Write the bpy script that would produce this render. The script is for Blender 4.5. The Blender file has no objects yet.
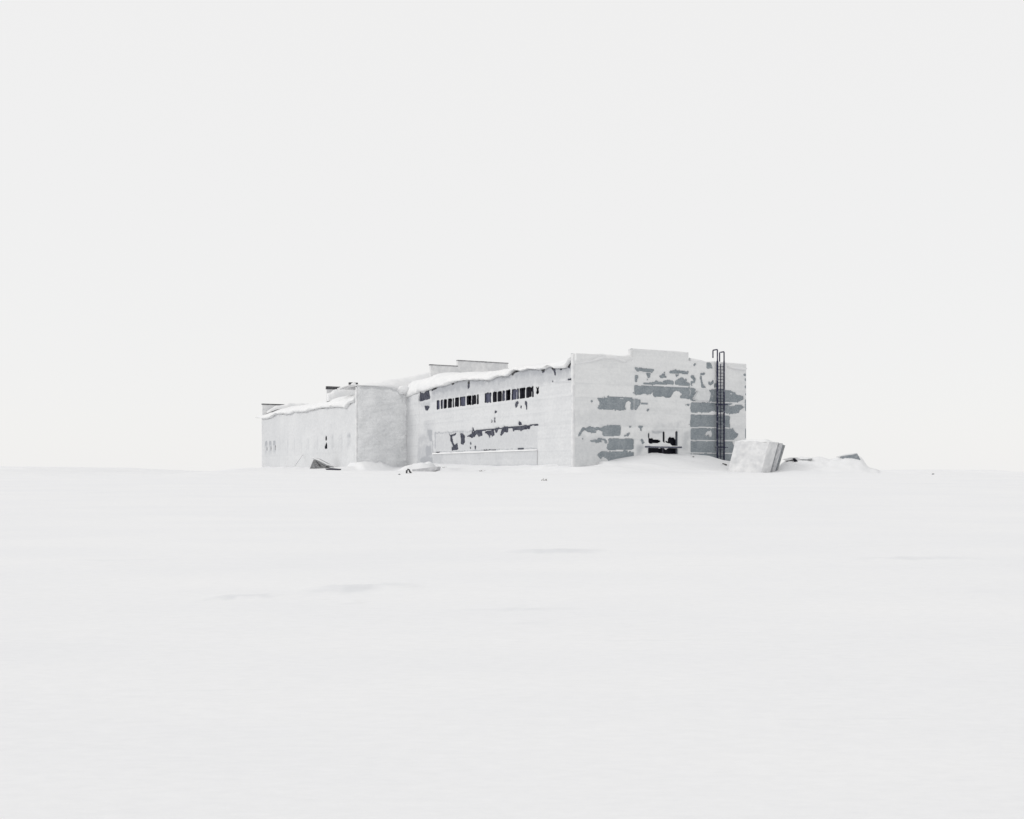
import bpy, math, random
import numpy as np

random.seed(7)
EYE = 1.7                      # camera height; every height below is given relative to the eye
F, HY, CX = 1030.0, 472.0, 512.0
scene = bpy.context.scene
COL = scene.collection

# ------------------------------------------------------------------ plan of the building
D0 = 92.0
C = np.array([(573 - CX) / F * D0, D0])                    # near corner of the hall
dL = np.array([-562.0 / F, 1.0]); dL /= np.linalg.norm(dL)  # along the long side
dR = np.array([dL[1], -dL[0]])                             # along the gable
GW, HL = 20.1, 37.76                                       # gable width, hall length
WS, WL = -6.52, 42.4                                       # wing offset and length
WT = HL + WL

def side_px(px, py, s=0.0):
    a = (px - CX) / F; O = C + s * dR
    t = (a * O[1] - O[0]) / (dL[0] - a * dL[1])
    return t, (HY - py) / F * (O[1] + t * dL[1])

def side_px_Y(px):
    a = (px - CX) / F; O = C + WS * dR
    return O[1] + (a * O[1] - O[0]) / (dL[0] - a * dL[1]) * dL[1]

def gable_px(px, py, t=0.0):
    a = (px - CX) / F; O = C + t * dL
    s = (a * O[1] - O[0]) / (dR[0] - a * dR[1])
    return s, (HY - py) / F * (O[1] + s * dR[1])

def ground_xy(px, Y):
    return (px - CX) / F * Y

def W(t, s, z):
    t, s, z = np.broadcast_arrays(np.asarray(t, float), np.asarray(s, float), np.asarray(z, float))
    return np.stack([C[0] + t * dL[0] + s * dR[0], C[1] + t * dL[1] + s * dR[1], z + EYE], -1)

# ------------------------------------------------------------------ noise
def _h(i, j, seed):
    with np.errstate(over='ignore'):
        n = (i.astype(np.int64).astype(np.uint32) * np.uint32(374761393)
             + j.astype(np.int64).astype(np.uint32) * np.uint32(668265263)
             + np.uint32(seed * 2246822519 % 4294967291))
        n = (n ^ (n >> np.uint32(13))) * np.uint32(1274126177)
        n = n ^ (n >> np.uint32(16))
    return n.astype(np.float64) / 4294967295.0

def vn(x, y, seed=0):
    x, y = np.broadcast_arrays(np.asarray(x, float), np.asarray(y, float))
    i, j = np.floor(x), np.floor(y)
    u, v = x - i, y - j
    u = u * u * (3 - 2 * u); v = v * v * (3 - 2 * v)
    return ((_h(i, j, seed) * (1 - u) + _h(i + 1, j, seed) * u) * (1 - v)
            + (_h(i, j + 1, seed) * (1 - u) + _h(i + 1, j + 1, seed) * u) * v)

def fbm(x, y, octs=4, seed=0, gain=.5):
    a, s, tot = 1.0, 0.0, 0.0
    for o in range(octs):
        s = s + a * vn(np.asarray(x) * 2 ** o, np.asarray(y) * 2 ** o, seed + o * 17)
        tot += a; a *= gain
    return s / tot                                          # 0..1

# ------------------------------------------------------------------ materials
def nodes_of(name):
    m = bpy.data.materials.new(name); m.use_nodes = True
    nt = m.node_tree; b = nt.nodes['Principled BSDF']
    return m, nt, b

def mottled(name, c1, c2, scale=3.0, rough=.85, stretch=(1, 1, 1), bump=0.0, bump_scale=30., spec=.25, detail=6, lo=.35, hi=.65):
    m, nt, b = nodes_of(name)
    tc = nt.nodes.new('ShaderNodeTexCoord'); mp = nt.nodes.new('ShaderNodeMapping')
    mp.inputs['Scale'].default_value = stretch
    n = nt.nodes.new('ShaderNodeTexNoise'); n.inputs['Scale'].default_value = scale; n.inputs['Detail'].default_value = detail
    r = nt.nodes.new('ShaderNodeValToRGB')
    r.color_ramp.elements[0].position = lo; r.color_ramp.elements[0].color = (*c1, 1)
    r.color_ramp.elements[1].position = hi; r.color_ramp.elements[1].color = (*c2, 1)
    L = nt.links.new
    L(tc.outputs['Object'], mp.inputs['Vector']); L(mp.outputs['Vector'], n.inputs['Vector'])
    L(n.outputs['Fac'], r.inputs['Fac']); L(r.outputs['Color'], b.inputs['Base Color'])
    b.inputs['Roughness'].default_value = rough; b.inputs['Specular IOR Level'].default_value = spec
    if bump:
        n2 = nt.nodes.new('ShaderNodeTexNoise'); n2.inputs['Scale'].default_value = bump_scale; n2.inputs['Detail'].default_value = 4
        bp = nt.nodes.new('ShaderNodeBump'); bp.inputs['Strength'].default_value = bump; bp.inputs['Distance'].default_value = .02
        L(tc.outputs['Object'], n2.inputs['Vector']); L(n2.outputs['Fac'], bp.inputs['Height']); L(bp.outputs['Normal'], b.inputs['Normal'])
    return m

def frost_material(name, thin, thick):
    """frost cover: the mesh attribute 'cover' says how thick the rime is over the grey panel"""
    m, nt, b = nodes_of(name)
    at = nt.nodes.new('ShaderNodeAttribute'); at.attribute_name = 'cover'
    tc = nt.nodes.new('ShaderNodeTexCoord')
    n = nt.nodes.new('ShaderNodeTexNoise'); n.inputs['Scale'].default_value = 3.2; n.inputs['Detail'].default_value = 9; n.inputs['Roughness'].default_value = .75
    ma = nt.nodes.new('ShaderNodeMath'); ma.operation = 'MULTIPLY_ADD'; ma.inputs[1].default_value = .8; ma.inputs[2].default_value = -.40
    ad = nt.nodes.new('ShaderNodeMath'); ad.operation = 'ADD'; ad.use_clamp = True
    mx = nt.nodes.new('ShaderNodeMix'); mx.data_type = 'RGBA'
    mx.inputs[6].default_value = (*thin, 1); mx.inputs[7].default_value = (*thick, 1)
    bp = nt.nodes.new('ShaderNodeBump'); bp.inputs['Strength'].default_value = .35; bp.inputs['Distance'].default_value = .03
    n2 = nt.nodes.new('ShaderNodeTexNoise'); n2.inputs['Scale'].default_value = 9; n2.inputs['Detail'].default_value = 4
    L = nt.links.new
    L(tc.outputs['Object'], n.inputs['Vector']); L(n.outputs['Fac'], ma.inputs[0])
    L(ma.outputs[0], ad.inputs[0]); L(at.outputs['Fac'], ad.inputs[1])
    L(ad.outputs[0], mx.inputs[0]); L(mx.outputs[2], b.inputs['Base Color'])
    L(tc.outputs['Object'], n2.inputs['Vector']); L(n2.outputs['Fac'], bp.inputs['Height']); L(bp.outputs['Normal'], b.inputs['Normal'])
    b.inputs['Roughness'].default_value = .85; b.inputs['Specular IOR Level'].default_value = .2
    return m

def cladding_material():
    """blue grey ribbed panel: fine vertical ribs, tone shifts from panel to panel, weathering"""
    m, nt, b = nodes_of('grey_panel')
    tc = nt.nodes.new('ShaderNodeTexCoord')
    n = nt.nodes.new('ShaderNodeTexNoise'); n.inputs['Scale'].default_value = 1.1; n.inputs['Detail'].default_value = 8; n.inputs['Roughness'].default_value = .68
    r = nt.nodes.new('ShaderNodeValToRGB')
    r.color_ramp.elements[0].position = .32; r.color_ramp.elements[0].color = (.225, .255, .275, 1)
    r.color_ramp.elements[1].position = .7; r.color_ramp.elements[1].color = (.335, .365, .385, 1)
    e = r.color_ramp.elements.new(.5); e.color = (.275, .305, .325, 1)
    w = nt.nodes.new('ShaderNodeTexNoise'); w.inputs['Scale'].default_value = 14; w.inputs['Detail'].default_value = 5
    mx = nt.nodes.new('ShaderNodeMix'); mx.data_type = 'RGBA'; mx.blend_type = 'MULTIPLY'; mx.inputs[0].default_value = .7
    r2 = nt.nodes.new('ShaderNodeValToRGB')
    r2.color_ramp.elements[0].position = .36; r2.color_ramp.elements[0].color = (.62, .62, .64, 1)
    r2.color_ramp.elements[1].position = .66; r2.color_ramp.elements[1].color = (1.3, 1.3, 1.3, 1); e2 = r2.color_ramp.elements.new(.76); e2.color = (1.9, 1.88, 1.85, 1)
    L = nt.links.new
    L(tc.outputs['Object'], n.inputs['Vector']); L(n.outputs['Fac'], r.inputs['Fac'])
    L(tc.outputs['Object'], w.inputs['Vector']); L(w.outputs['Fac'], r2.inputs['Fac'])
    L(r.outputs['Color'], mx.inputs[6]); L(r2.outputs['Color'], mx.inputs[7]); L(mx.outputs[2], b.inputs['Base Color'])
    b.inputs['Roughness'].default_value = .7; b.inputs['Specular IOR Level'].default_value = .3
    return m

def ground_material():
    m, nt, b = nodes_of('snow_ground')
    tc = nt.nodes.new('ShaderNodeTexCoord')
    n = nt.nodes.new('ShaderNodeTexNoise'); n.inputs['Scale'].default_value = .5; n.inputs['Detail'].default_value = 7
    mp = nt.nodes.new('ShaderNodeMapping'); mp.inputs['Scale'].default_value = (.35, 1, 1)
    r = nt.nodes.new('ShaderNodeValToRGB')
    r.color_ramp.elements[0].position = .3; r.color_ramp.elements[0].color = (.778, .782, .793, 1)
    r.color_ramp.elements[1].position = .7; r.color_ramp.elements[1].color = (.808, .809, .813, 1)
    n2 = nt.nodes.new('ShaderNodeTexNoise'); n2.inputs['Scale'].default_value = 9; n2.inputs['Detail'].default_value = 10; n2.inputs['Roughness'].default_value = .75
    bp = nt.nodes.new('ShaderNodeBump'); bp.inputs['Strength'].default_value = .22; bp.inputs['Distance'].default_value = .02
    L = nt.links.new
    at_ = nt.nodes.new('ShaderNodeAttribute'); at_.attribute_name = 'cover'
    streak_tint = nt.nodes.new('ShaderNodeMix'); streak_tint.data_type = 'RGBA'; streak_tint.inputs[7].default_value = (.60, .615, .64, 1)  # greyer snow colour, mixed in along the streaks
    g = nt.nodes.new('ShaderNodeTexNoise'); g.inputs['Scale'].default_value = 16; g.inputs['Detail'].default_value = 7; g.inputs['Roughness'].default_value = .75
    gr = nt.nodes.new('ShaderNodeValToRGB'); gr.color_ramp.elements[0].position = .3; gr.color_ramp.elements[0].color = (.965, .967, .97, 1); gr.color_ramp.elements[1].position = .7; gr.color_ramp.elements[1].color = (1.02, 1.02, 1.02, 1)
    gm = nt.nodes.new('ShaderNodeMix'); gm.data_type = 'RGBA'; gm.blend_type = 'MULTIPLY'; gm.inputs[0].default_value = 1.0
    L(tc.outputs['Object'], mp.inputs['Vector']); L(mp.outputs['Vector'], n.inputs['Vector']); L(n.outputs['Fac'], r.inputs['Fac'])
    L(mp.outputs['Vector'], g.inputs['Vector']); L(g.outputs['Fac'], gr.inputs['Fac']); L(r.outputs['Color'], gm.inputs[6]); L(gr.outputs['Color'], gm.inputs[7])
    L(gm.outputs[2], streak_tint.inputs[6]); L(at_.outputs['Fac'], streak_tint.inputs[0]); L(streak_tint.outputs[2], b.inputs['Base Color'])
    L(mp.outputs['Vector'], n2.inputs['Vector']); L(n2.outputs['Fac'], bp.inputs['Height']); L(bp.outputs['Normal'], b.inputs['Normal'])
    b.inputs['Roughness'].default_value = .9; b.inputs['Specular IOR Level'].default_value = .15
    return m

M = dict(
    snow=mottled('snow', (.76, .766, .775), (.81, .81, .81), 1.3, .9, bump=.3, bump_scale=5, spec=.15),
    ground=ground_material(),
    panel=cladding_material(),
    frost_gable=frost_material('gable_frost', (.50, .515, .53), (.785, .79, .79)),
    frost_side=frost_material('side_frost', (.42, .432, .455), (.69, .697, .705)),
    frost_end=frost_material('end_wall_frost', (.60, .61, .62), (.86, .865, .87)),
    wall=mottled('weathered_wall', (.03, .032, .05), (.10, .105, .13), 3.0, .85),
    coping=mottled('rusted_coping', (.10, .10, .11), (.36, .36, .37), 1.5, .6),
    parapet=mottled('rimed_parapet', (.56, .56, .57), (.66, .66, .66), .9, .85, bump=.2),
    roofing=mottled('roof_felt', (.05, .05, .05), (.09, .09, .09), 2.0, .9),
    dark=mottled('dark_interior', (.006, .006, .012), (.014, .014, .022), 2.0, .5, spec=.1),
    bluish=mottled('frosted_glass', (.03, .034, .065), (.09, .095, .145), 5.0, .5, stretch=(1, 1, .3), spec=.3),
    frame=mottled('dark_frame', (.03, .03, .045), (.06, .06, .08), 5.0, .6),
    steel=mottled('frosted_dark_steel', (.014, .015, .045), (.30, .31, .36), 3.2, .6, detail=8, lo=.56, hi=.74),
    concrete=mottled('concrete', (.24, .25, .26), (.38, .385, .39), 2.5, .9, bump=.3),
    blue_concrete=mottled('blue_grey_concrete', (.20, .225, .25), (.34, .36, .38), 4.0, .85, bump=.3),
    pale_concrete=mottled('frosted_concrete', (.46, .465, .48), (.62, .62, .63), 3.0, .9, bump=.3),
    grey_board=mottled('grey_board', (.15, .15, .155), (.36, .36, .365), 4.0, .85, stretch=(1, 1, 3), bump=.3),
    dark_board=mottled('dark_board', (.04, .04, .045), (.12, .12, .125), 4.0, .85, bump=.3),
    rime=mottled('rimed_block', (.65, .655, .665), (.79, .79, .79), 1.6, .9, bump=.4, bump_scale=7, spec=.15),
    twig=mottled('dry_twig', (.16, .15, .13), (.28, .27, .25), 20.0, .9),
)

# ------------------------------------------------------------------ object helpers
def empty(name, loc):
    o = bpy.data.objects.new(name, None); COL.objects.link(o); o.location = loc; o.empty_display_size = .5
    return o

def world_origin(o):
    v = np.zeros(3)
    while o is not None:
        v += np.array(o.location); o = o.parent
    return v

def obj(name, V, Fc, mat, parent=None, loc=None, smooth=False, attr=None, mats=None, mat_idx=None):
    """one mesh object from world-space vertices"""
    V = np.asarray(V, float).reshape(-1, 3)
    me = bpy.data.meshes.new(name)
    org = world_origin(parent) if parent is not None else np.zeros(3)
    if loc is None: loc = np.zeros(3)
    else: loc = np.asarray(loc, float) - org
    Vl = V - org - loc
    if isinstance(Fc, np.ndarray):
        n = len(Fc); k = Fc.shape[1]
        me.vertices.add(len(Vl)); me.vertices.foreach_set('co', Vl.ravel())
        me.loops.add(n * k); me.loops.foreach_set('vertex_index', Fc.astype(np.int32).ravel())
        me.polygons.add(n); me.polygons.foreach_set('loop_start', np.arange(0, n * k, k, dtype=np.int32))
        me.update(calc_edges=True)
    else:
        me.from_pydata(Vl.tolist(), [], [list(f) for f in Fc])
    me.validate()
    for m_ in (mats or [mat]): me.materials.append(m_)
    if mat_idx is not None: me.polygons.foreach_set('material_index', np.asarray(mat_idx, np.int32))
    if smooth: me.polygons.foreach_set('use_smooth', np.ones(len(me.polygons), bool))
    if attr is not None:
        a = me.attributes.new('cover', 'FLOAT', 'POINT'); a.data.foreach_set('value', np.asarray(attr, np.float32).ravel())
    o = bpy.data.objects.new(name, me); COL.objects.link(o); o.location = loc
    if parent is not None: o.parent = parent
    return o

def tag(o, label=None, cat=None, group=None, kind=None):
    for k, v in (('label', label), ('category', cat), ('group', group), ('kind', kind)):
        if v: o[k] = v
    return o

class MB:
    """collects boxes, tubes and prisms"""
    def __init__(s): s.v = []; s.f = []
    def add(s, V, Fc):
        b = len(s.v); s.v += [tuple(p) for p in V]; s.f += [tuple(b + i for i in f) for f in Fc]
    def hexa(s, lo, hi):                                   # two quads (4 corners each)
        s.add(list(lo) + list(hi), [(3, 2, 1, 0), (4, 5, 6, 7), (0, 1, 5, 4), (1, 2, 6, 5), (2, 3, 7, 6), (3, 0, 4, 7)])
    def tsz(s, t0, t1, s0, s1, z0, z1):                    # box in building axes
        q = [(t0, s0), (t0, s1), (t1, s1), (t1, s0)]
        s.hexa([W(a, b, z0) for a, b in q], [W(a, b, z1) for a, b in q])
    def tube(s, pts, r, n=6):
        pts = [np.asarray(p, float) for p in pts]; rings = []
        for i, p in enumerate(pts):
            d = pts[min(i + 1, len(pts) - 1)] - pts[max(i - 1, 0)]; d = d / (np.linalg.norm(d) + 1e-9)
            u = np.cross(d, (0, 0, 1) if abs(d[2]) < .9 else (1, 0, 0)); u /= np.linalg.norm(u); w = np.cross(d, u)
            rr = r[i] if hasattr(r, '__len__') else r
            rings.append([p + rr * (math.cos(2 * math.pi * k / n) * u + math.sin(2 * math.pi * k / n) * w) for k in range(n)])
        V = [q for ring in rings for q in ring]; Fc = []
        for i in range(len(pts) - 1):
            for k in range(n):
                Fc.append((i * n + k, i * n + (k + 1) % n, (i + 1) * n + (k + 1) % n, (i + 1) * n + k))
        Fc.append(tuple(range(n - 1, -1, -1))); Fc.append(tuple((len(pts) - 1) * n + k for k in range(n)))
        s.add(V, Fc)
    def build(s, name, mat, parent=None, loc=None, smooth=False):
        return obj(name, s.v, s.f, mat, parent, loc, smooth)

# ------------------------------------------------------------------ terrain
def tab(L): L = sorted(L); return np.array([p[0] for p in L], float), np.array([p[1] for p in L], float)
hz_x, hz_y = tab([(-600, 468), (-200, 467), (0, 466.6), (60, 467.3), (76, 468.8), (105, 472.2), (145, 474.3), (185, 475.4), (211, 474.4),
                  (232, 471.4), (250, 468.8), (262, 468.0), (280, 469.5), (330, 471), (430, 471.3), (573, 472), (700, 472.4), (800, 472.4), (858, 471.5), (866, 470),
                  (900, 470), (927, 471.4), (943, 470.2), (966, 469.7), (980, 473), (996, 474), (1024, 474.8), (1300, 474), (1800, 470)])
gab_w, gab_z = zip(*[gable_px(*p) for p in [(573, 467.5), (585, 466), (597, 462), (608, 461.2), (622, 458.3), (640, 455.2), (648, 454.2), (665, 453.8), (680, 454.2),
                                            (695, 455), (704, 455.6), (712, 458), (720, 460), (728, 461.5), (747, 464)]])
sid_w, sid_z = zip(*sorted(side_px(*p) for p in [(573, 467.5), (560, 465.3), (540, 465), (500, 465.6), (485, 465), (470, 464.4), (445, 464.2), (435, 463.3), (420, 464.3), (408, 466)]))
end_w, end_z = zip(*[gable_px(*p, t=HL) for p in [(357, 458), (363, 456.6), (370, 457), (377, 460), (383, 463.5), (390, 466), (408, 466.5)]])
wng_w, wng_z = zip(*sorted(side_px(*p, s=WS) for p in [(356, 466), (340, 467.3), (300, 467), (280, 466), (262, 466.5)]))
rd_x, rd_y = tab([(768, 471), (778, 466), (784, 461.5), (790, 458.7), (798, 457.2), (806, 458.2), (815, 459), (828, 457.6), (840, 456.6), (850, 455.8), (858, 456.5),
                  (862, 459), (866, 464), (870, 468), (876, 470)])
STREAKS = [  # px centre, py, half length px, face height px  : wind-cut steps in the crust
    (362, 588.5, 62, 5.6), (242, 597, 38, 3.0), (350, 603, 14, 1.4), (555, 552, 55, 2.8), (520, 609, 70, 1.7), (528, 623, 26, 1.3),
    (915, 559, 72, 1.9), (700, 566, 60, .8), (120, 560, 60, .8), (650, 640, 90, .9), (200, 690, 120, .9), (870, 720, 110, .9), (105, 492, 24, .9), (530, 472.9, 30, 2.4),
    (495, 472.5, 14, 2.2), (690, 469.5, 22, 2.4), (655, 470.5, 12, 2.4), (590, 471.5, 16, 2.0), (462, 474.5, 26, 1.6), (350, 473.5, 30, 1.4), (560, 476, 40, 1.4), (930, 484, 46, .9), (440, 488, 40, .7), (620, 497, 60, .7), (250, 480, 30, .7)]

def base_height(X, Y):
    px = CX + F * X / 104.0                                # lateral swells belong to the far ground only
    ef = (HY - np.interp(px, hz_x, hz_y)) / F * 104.0
    k = np.clip((Y - 2) / 98.0, 0, 1)
    k = k + .05 * np.sin(k * math.pi)                      # slightly convex rise
    far = np.clip((Y - 78) / 24, 0, 1); far = far * far * (3 - 2 * far)
    e = -EYE + (EYE - .02) * k + (ef + .02) * far
    return e - .012 * np.maximum(Y - 125, 0)

def ground_e(X, Y, detail=True):
    X = np.asarray(X, float); Y = np.asarray(Y, float)
    b = base_height(X, Y)
    rx, ry = X - C[0], Y - C[1]
    t = rx * dL[0] + ry * dL[1]; s = rx * dR[0] + ry * dR[1]
    px = CX + F * X / np.maximum(Y, 1)
    cons = []
    def con(dist, along, w, z, L, lo, hi, lt=1.6):
        lat = np.maximum(0, np.maximum(lo - along, along - hi))
        f = np.exp(-((np.maximum(dist, 0) / L) ** 2 + (lat / lt) ** 2)) * (dist > -2.5)
        cons.append((f, np.interp(along, w, z)))
    con(-t, s, gab_w, gab_z, 3.6, 0, GW)
    con(-s, t, sid_w, sid_z, 2.4, 0, HL)
    con(HL - t, s, end_w, end_z, 2.2, WS, 0, .5)
    con(WS - s, t, wng_w, wng_z, 3.0, HL, WT)
    zr = (HY - np.interp(px, rd_x, rd_y)) / F * 96.0
    cons.append((np.exp(-((Y - 96) / 3.0) ** 2) * ((px > 766) & (px < 878)), zr))
    num = sum(f ** 4 * (z - b) for f, z in cons); den = sum(f ** 3 for f, z in cons) + 1e-9
    e = b + num / den
    def bump(pxc, Yc, w, d, h, p=2):
        return h * np.exp(-(np.abs((X - ground_xy(pxc, Yc)) / w) ** p + np.abs((Y - Yc) / d) ** p))
    e = e + (bump(418, 104, 1.7, 1.2, .72, 6) + bump(436, 106, 2.4, 1.6, .36, 4)) * (.6 + .8 * fbm(X * 1.1, Y * .9, 3, 63))
    e = e + bump(665, 93.5, 2.5, 1.2, .16) + bump(620, 90, 6, 2.0, .10) + bump(330, 118, 3.0, 2.5, .10) + bump(760, 90.5, 5.0, 2.0, .10) + bump(700, 91.5, 3.6, .7, .16) + bump(648, 92.0, 2.0, .6, .14) + bump(560, 90.5, 4.0, .7, .12) + bump(500, 95, 3.0, .8, .14)
    if detail:
        near = np.clip((Y - 3) / 20, .15, 1)
        e = e + near * .10 * (fbm(X / 9, Y / 5, 3, 5) - .5)
        fine = np.exp(-((Y - 95) / 26.0) ** 2)
        e = e + .7 * np.exp(-((Y - 96) / 3) ** 2) * np.clip((px - 772) / 20, 0, 1) * (px < 880) * (fbm(X / .9 + 9, Y / .8, 4, 19) - .5)
        e = e + (.006 + .16 * fine) * (fbm(X / 2.2 + 40, Y / .9, 4, 9) - .5)
        e = e + .012 * (fbm(X / .9, Y / .30, 3, 21) - .5) * np.clip((Y - 2) / 6, 0, 1)
        for i, (pc, py, hl, fh) in enumerate(STREAKS):
            for Yc in [STREAK_Y[i]]:
                xc = ground_xy(pc, Yc); hw = hl / F * Yc; h = .55 * fh / F * Yc
                u = (X - xc) / hw
                wob = Yc * .010 * (fbm(X / (hw * .5), X * 0 + i * 7.3, 3, 31) - .5) + Yc * .004 * u
                d = Y - Yc - wob
                g = np.clip(1 - np.abs(u) ** 2.2, 0, 1) * (.55 + .9 * fbm(X / (hw * .3), X * 0 + i, 2, 77))
                dd = max(.05, h * .9)
                prof = np.where(d < 0, np.exp(-(d / dd) ** 2), np.exp(-(d / (dd * 7)) ** 2))
                e = e + h * g * prof
    return e

def solve_Y(px, py):
    """where the line of sight of a pixel meets the plain"""
    Y = np.linspace(4, 96, 4000); X = ground_xy(px, Y)
    pyy = HY - F * base_height(X, Y) / Y
    i = np.argmax(pyy < py) if (pyy < py).any() else len(Y) - 1
    return float(Y[i])
STREAK_Y = [solve_Y(p[0], p[1]) for p in STREAKS]

def make_ground():
    rows = [np.linspace(-60, 2.5, 12), np.geomspace(2.7, 60, 330), np.arange(60, 128, .3), np.arange(78, 94, .1), np.geomspace(128, 6000, 80)]
    rows += [np.linspace(y - .6, y + .6, 50) for y in STREAK_Y if y < 40]
    R = np.unique(np.round(np.concatenate(rows), 3))
    q = np.concatenate([np.linspace(-3.0, -.42, 120), np.linspace(-.415, .415, 620), np.linspace(.42, 3.0, 120)])
    Yg, Q = np.meshgrid(R, q, indexing='ij')
    Xg = Q * (np.abs(Yg - 0) + 40.0)
    E = ground_e(Xg, Yg)
    V = np.stack([Xg, Yg, E + EYE], -1).reshape(-1, 3)
    n, m = Yg.shape
    idx = np.arange(n * m).reshape(n, m)
    Fq = np.stack([idx[:-1, :-1], idx[:-1, 1:], idx[1:, 1:], idx[1:, :-1]], -1).reshape(-1, 4)
    streak_tint = np.zeros(Xg.shape)                               # grey tint in the snow colour along the nearer steps
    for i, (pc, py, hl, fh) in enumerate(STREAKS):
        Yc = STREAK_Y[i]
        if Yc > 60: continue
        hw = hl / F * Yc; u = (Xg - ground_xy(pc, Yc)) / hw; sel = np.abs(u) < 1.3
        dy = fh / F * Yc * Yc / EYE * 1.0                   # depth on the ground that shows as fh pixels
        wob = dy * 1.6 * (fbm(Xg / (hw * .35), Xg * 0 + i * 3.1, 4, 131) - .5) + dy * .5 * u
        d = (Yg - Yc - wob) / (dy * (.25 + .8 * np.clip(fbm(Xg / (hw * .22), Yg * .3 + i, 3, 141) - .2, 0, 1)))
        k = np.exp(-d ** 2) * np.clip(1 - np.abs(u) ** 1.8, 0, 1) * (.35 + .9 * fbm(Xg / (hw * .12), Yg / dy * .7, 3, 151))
        streak_tint = np.maximum(streak_tint, np.where(sel, k, 0) * min(1, fh / 3.0))
    o = obj('snow_ground', V, Fq, M['ground'], smooth=True, attr=np.clip(streak_tint * .55, 0, 1))
    tag(o, 'wide wind-packed white snow field rising gently to the building', None, None, 'structure')
make_ground()
def hit(px, py, y0=40.0, y1=135.0):
    """first point of the snow surface under a line of sight"""
    Y = np.linspace(y0, y1, 6000); X = ground_xy(px, Y)
    ok = (HY - F * ground_e(X, Y) / Y) <= py
    i = int(np.argmax(ok)) if ok.any() else len(Y) - 1
    return float(Y[i])
def gz(X, Y): return float(ground_e(np.array([X]), np.array([Y]))[0]) + EYE

# ------------------------------------------------------------------ frost crust on a wall, with bare patches left open
def in_poly(x, y, P):
    P = np.asarray(P, float); r = np.zeros(x.shape, bool)
    x0, x1, y0, y1 = P[:, 0].min() - .5, P[:, 0].max() + .5, P[:, 1].min() - .5, P[:, 1].max() + .5
    sel = (x > x0) & (x < x1) & (y > y0) & (y < y1)
    if not sel.any(): return r
    xs, ys = x[sel], y[sel]; c = np.zeros(xs.shape, bool); n = len(P)
    for i in range(n):
        (xa, ya), (xb, yb) = P[i], P[(i + 1) % n]
        if ya == yb: continue
        c ^= ((ya > ys) != (yb > ys)) & (xs < (xb - xa) * (ys - ya) / (yb - ya) + xa)
    r[sel] = c
    return r

def blur(A, n=1):
    for _ in range(n):
        P = np.pad(A, 1, mode='edge')
        A = (P[:-2, 1:-1] + P[2:, 1:-1] + P[1:-1, :-2] + P[1:-1, 2:] + 2 * P[1:-1, 1:-1]) / 6
    return A

def crust(name, place, w0, w1, z0, top, step, parent, mat, bare=(), sharp=(), white=(), thin=(), thick=(),
          base=.06, amp=.05, cover=None, seed=1, erode=1.1, thr=.36, ragged=.13, zmax=None, wstep=None, rough=.5):
    """place(w, z, n) -> world, n = distance out of the wall; top(w) = upper edge"""
    ws = np.arange(w0, w1 + 1e-6, wstep or step); zs = np.arange(z0, zmax, step)
    Wg, Z = np.meshgrid(ws, zs, indexing='ij')
    dx = ragged * 2 * (fbm(Wg * 2.1, Z * 2.1, 4, seed) - .5); dz = ragged * 2 * (fbm(Wg * 2.1, Z * 2.1, 4, seed + 50) - .5)
    mask = np.ones(Wg.shape)
    soft = np.zeros(Wg.shape)
    hard = np.zeros(Wg.shape, bool)
    for P in bare:
        ip = in_poly(Wg + .55 * dx, Z + .45 * dz, P); hard |= ip; soft = np.maximum(soft, blur(ip.astype(float), 4))
    hf = fbm(Wg * 3.4, Z * 3.4, 4, seed + 70, .6)
    hf2 = fbm(Wg * 5.5, Z * 5.5, 3, seed + 75, .6)
    mask[hard & (soft + erode * (hf2 - .50) > thr)] = 0
    mask[(~hard) & (soft > .06) & (soft + 2.2 * (hf2 - .5) > .72)] = 0
    for P in white: mask[in_poly(Wg + dx * .5, Z + dz * .5, P)] = 1
    for P in sharp: mask[in_poly(Wg + dx * .35, Z + dz * .35, P)] = 0
    tp = top(Wg)
    mask[Z > tp] = 0
    sm = blur(mask, 2)
    cov = cover(Wg, Z) if cover else np.full(Wg.shape, .85)
    for P, v in thin:
        fine_ = v < -.3; q_ = 1.2 if fine_ else 4.5
        k = blur(in_poly(Wg + q_ * dx, Z + q_ * dz, P).astype(float), 3 if fine_ else 16); k = np.clip(k * (.55 + .9 * hf), 0, 1); cov = cov * (1 - k) + v * k
    cov = cov - .42 * blur(soft, 3) * (.4 + 1.2 * hf)
    ex = np.zeros(Wg.shape)
    for P, v in thick: ex = ex + v * blur(in_poly(Wg + dx * .4, Z + dz * .4, P).astype(float), 3)
    nfield = fbm(Wg * .9, Z * 1.3, 5, seed + 90) + rough * (fbm(Wg * 4.2, Z * 5.0, 3, seed + 95) - .5)
    off = (base + amp * 2 * (nfield - .5) + ex) * np.clip(sm * 1.15 - .1, 0, 1) ** .7
    off = np.maximum(off, .006)
    keep = (mask[:-1, :-1] + mask[1:, :-1] + mask[1:, 1:] + mask[:-1, 1:]) >= 2.5
    # vertices beside a hole come down to the wall
    near = np.zeros(Wg.shape, bool); near[0, :] = near[-1, :] = True
    nk = ~keep
    near[:-1, :-1] |= nk; near[1:, :-1] |= nk; near[1:, 1:] |= nk; near[:-1, 1:] |= nk
    off = np.where(near, np.minimum(off, .010), off)
    V = place(Wg, Z, off).reshape(-1, 3)
    n, m = Wg.shape; idx = np.arange(n * m).reshape(n, m)
    Fq = np.stack([idx[:-1, :-1], idx[1:, :-1], idx[1:, 1:], idx[:-1, 1:]], -1)[keep]
    used = np.unique(Fq); remap = np.full(n * m, -1); remap[used] = np.arange(len(used))
    return obj(name, V[used], remap[Fq], mat, parent, smooth=True, attr=cov.reshape(-1)[used])

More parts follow.
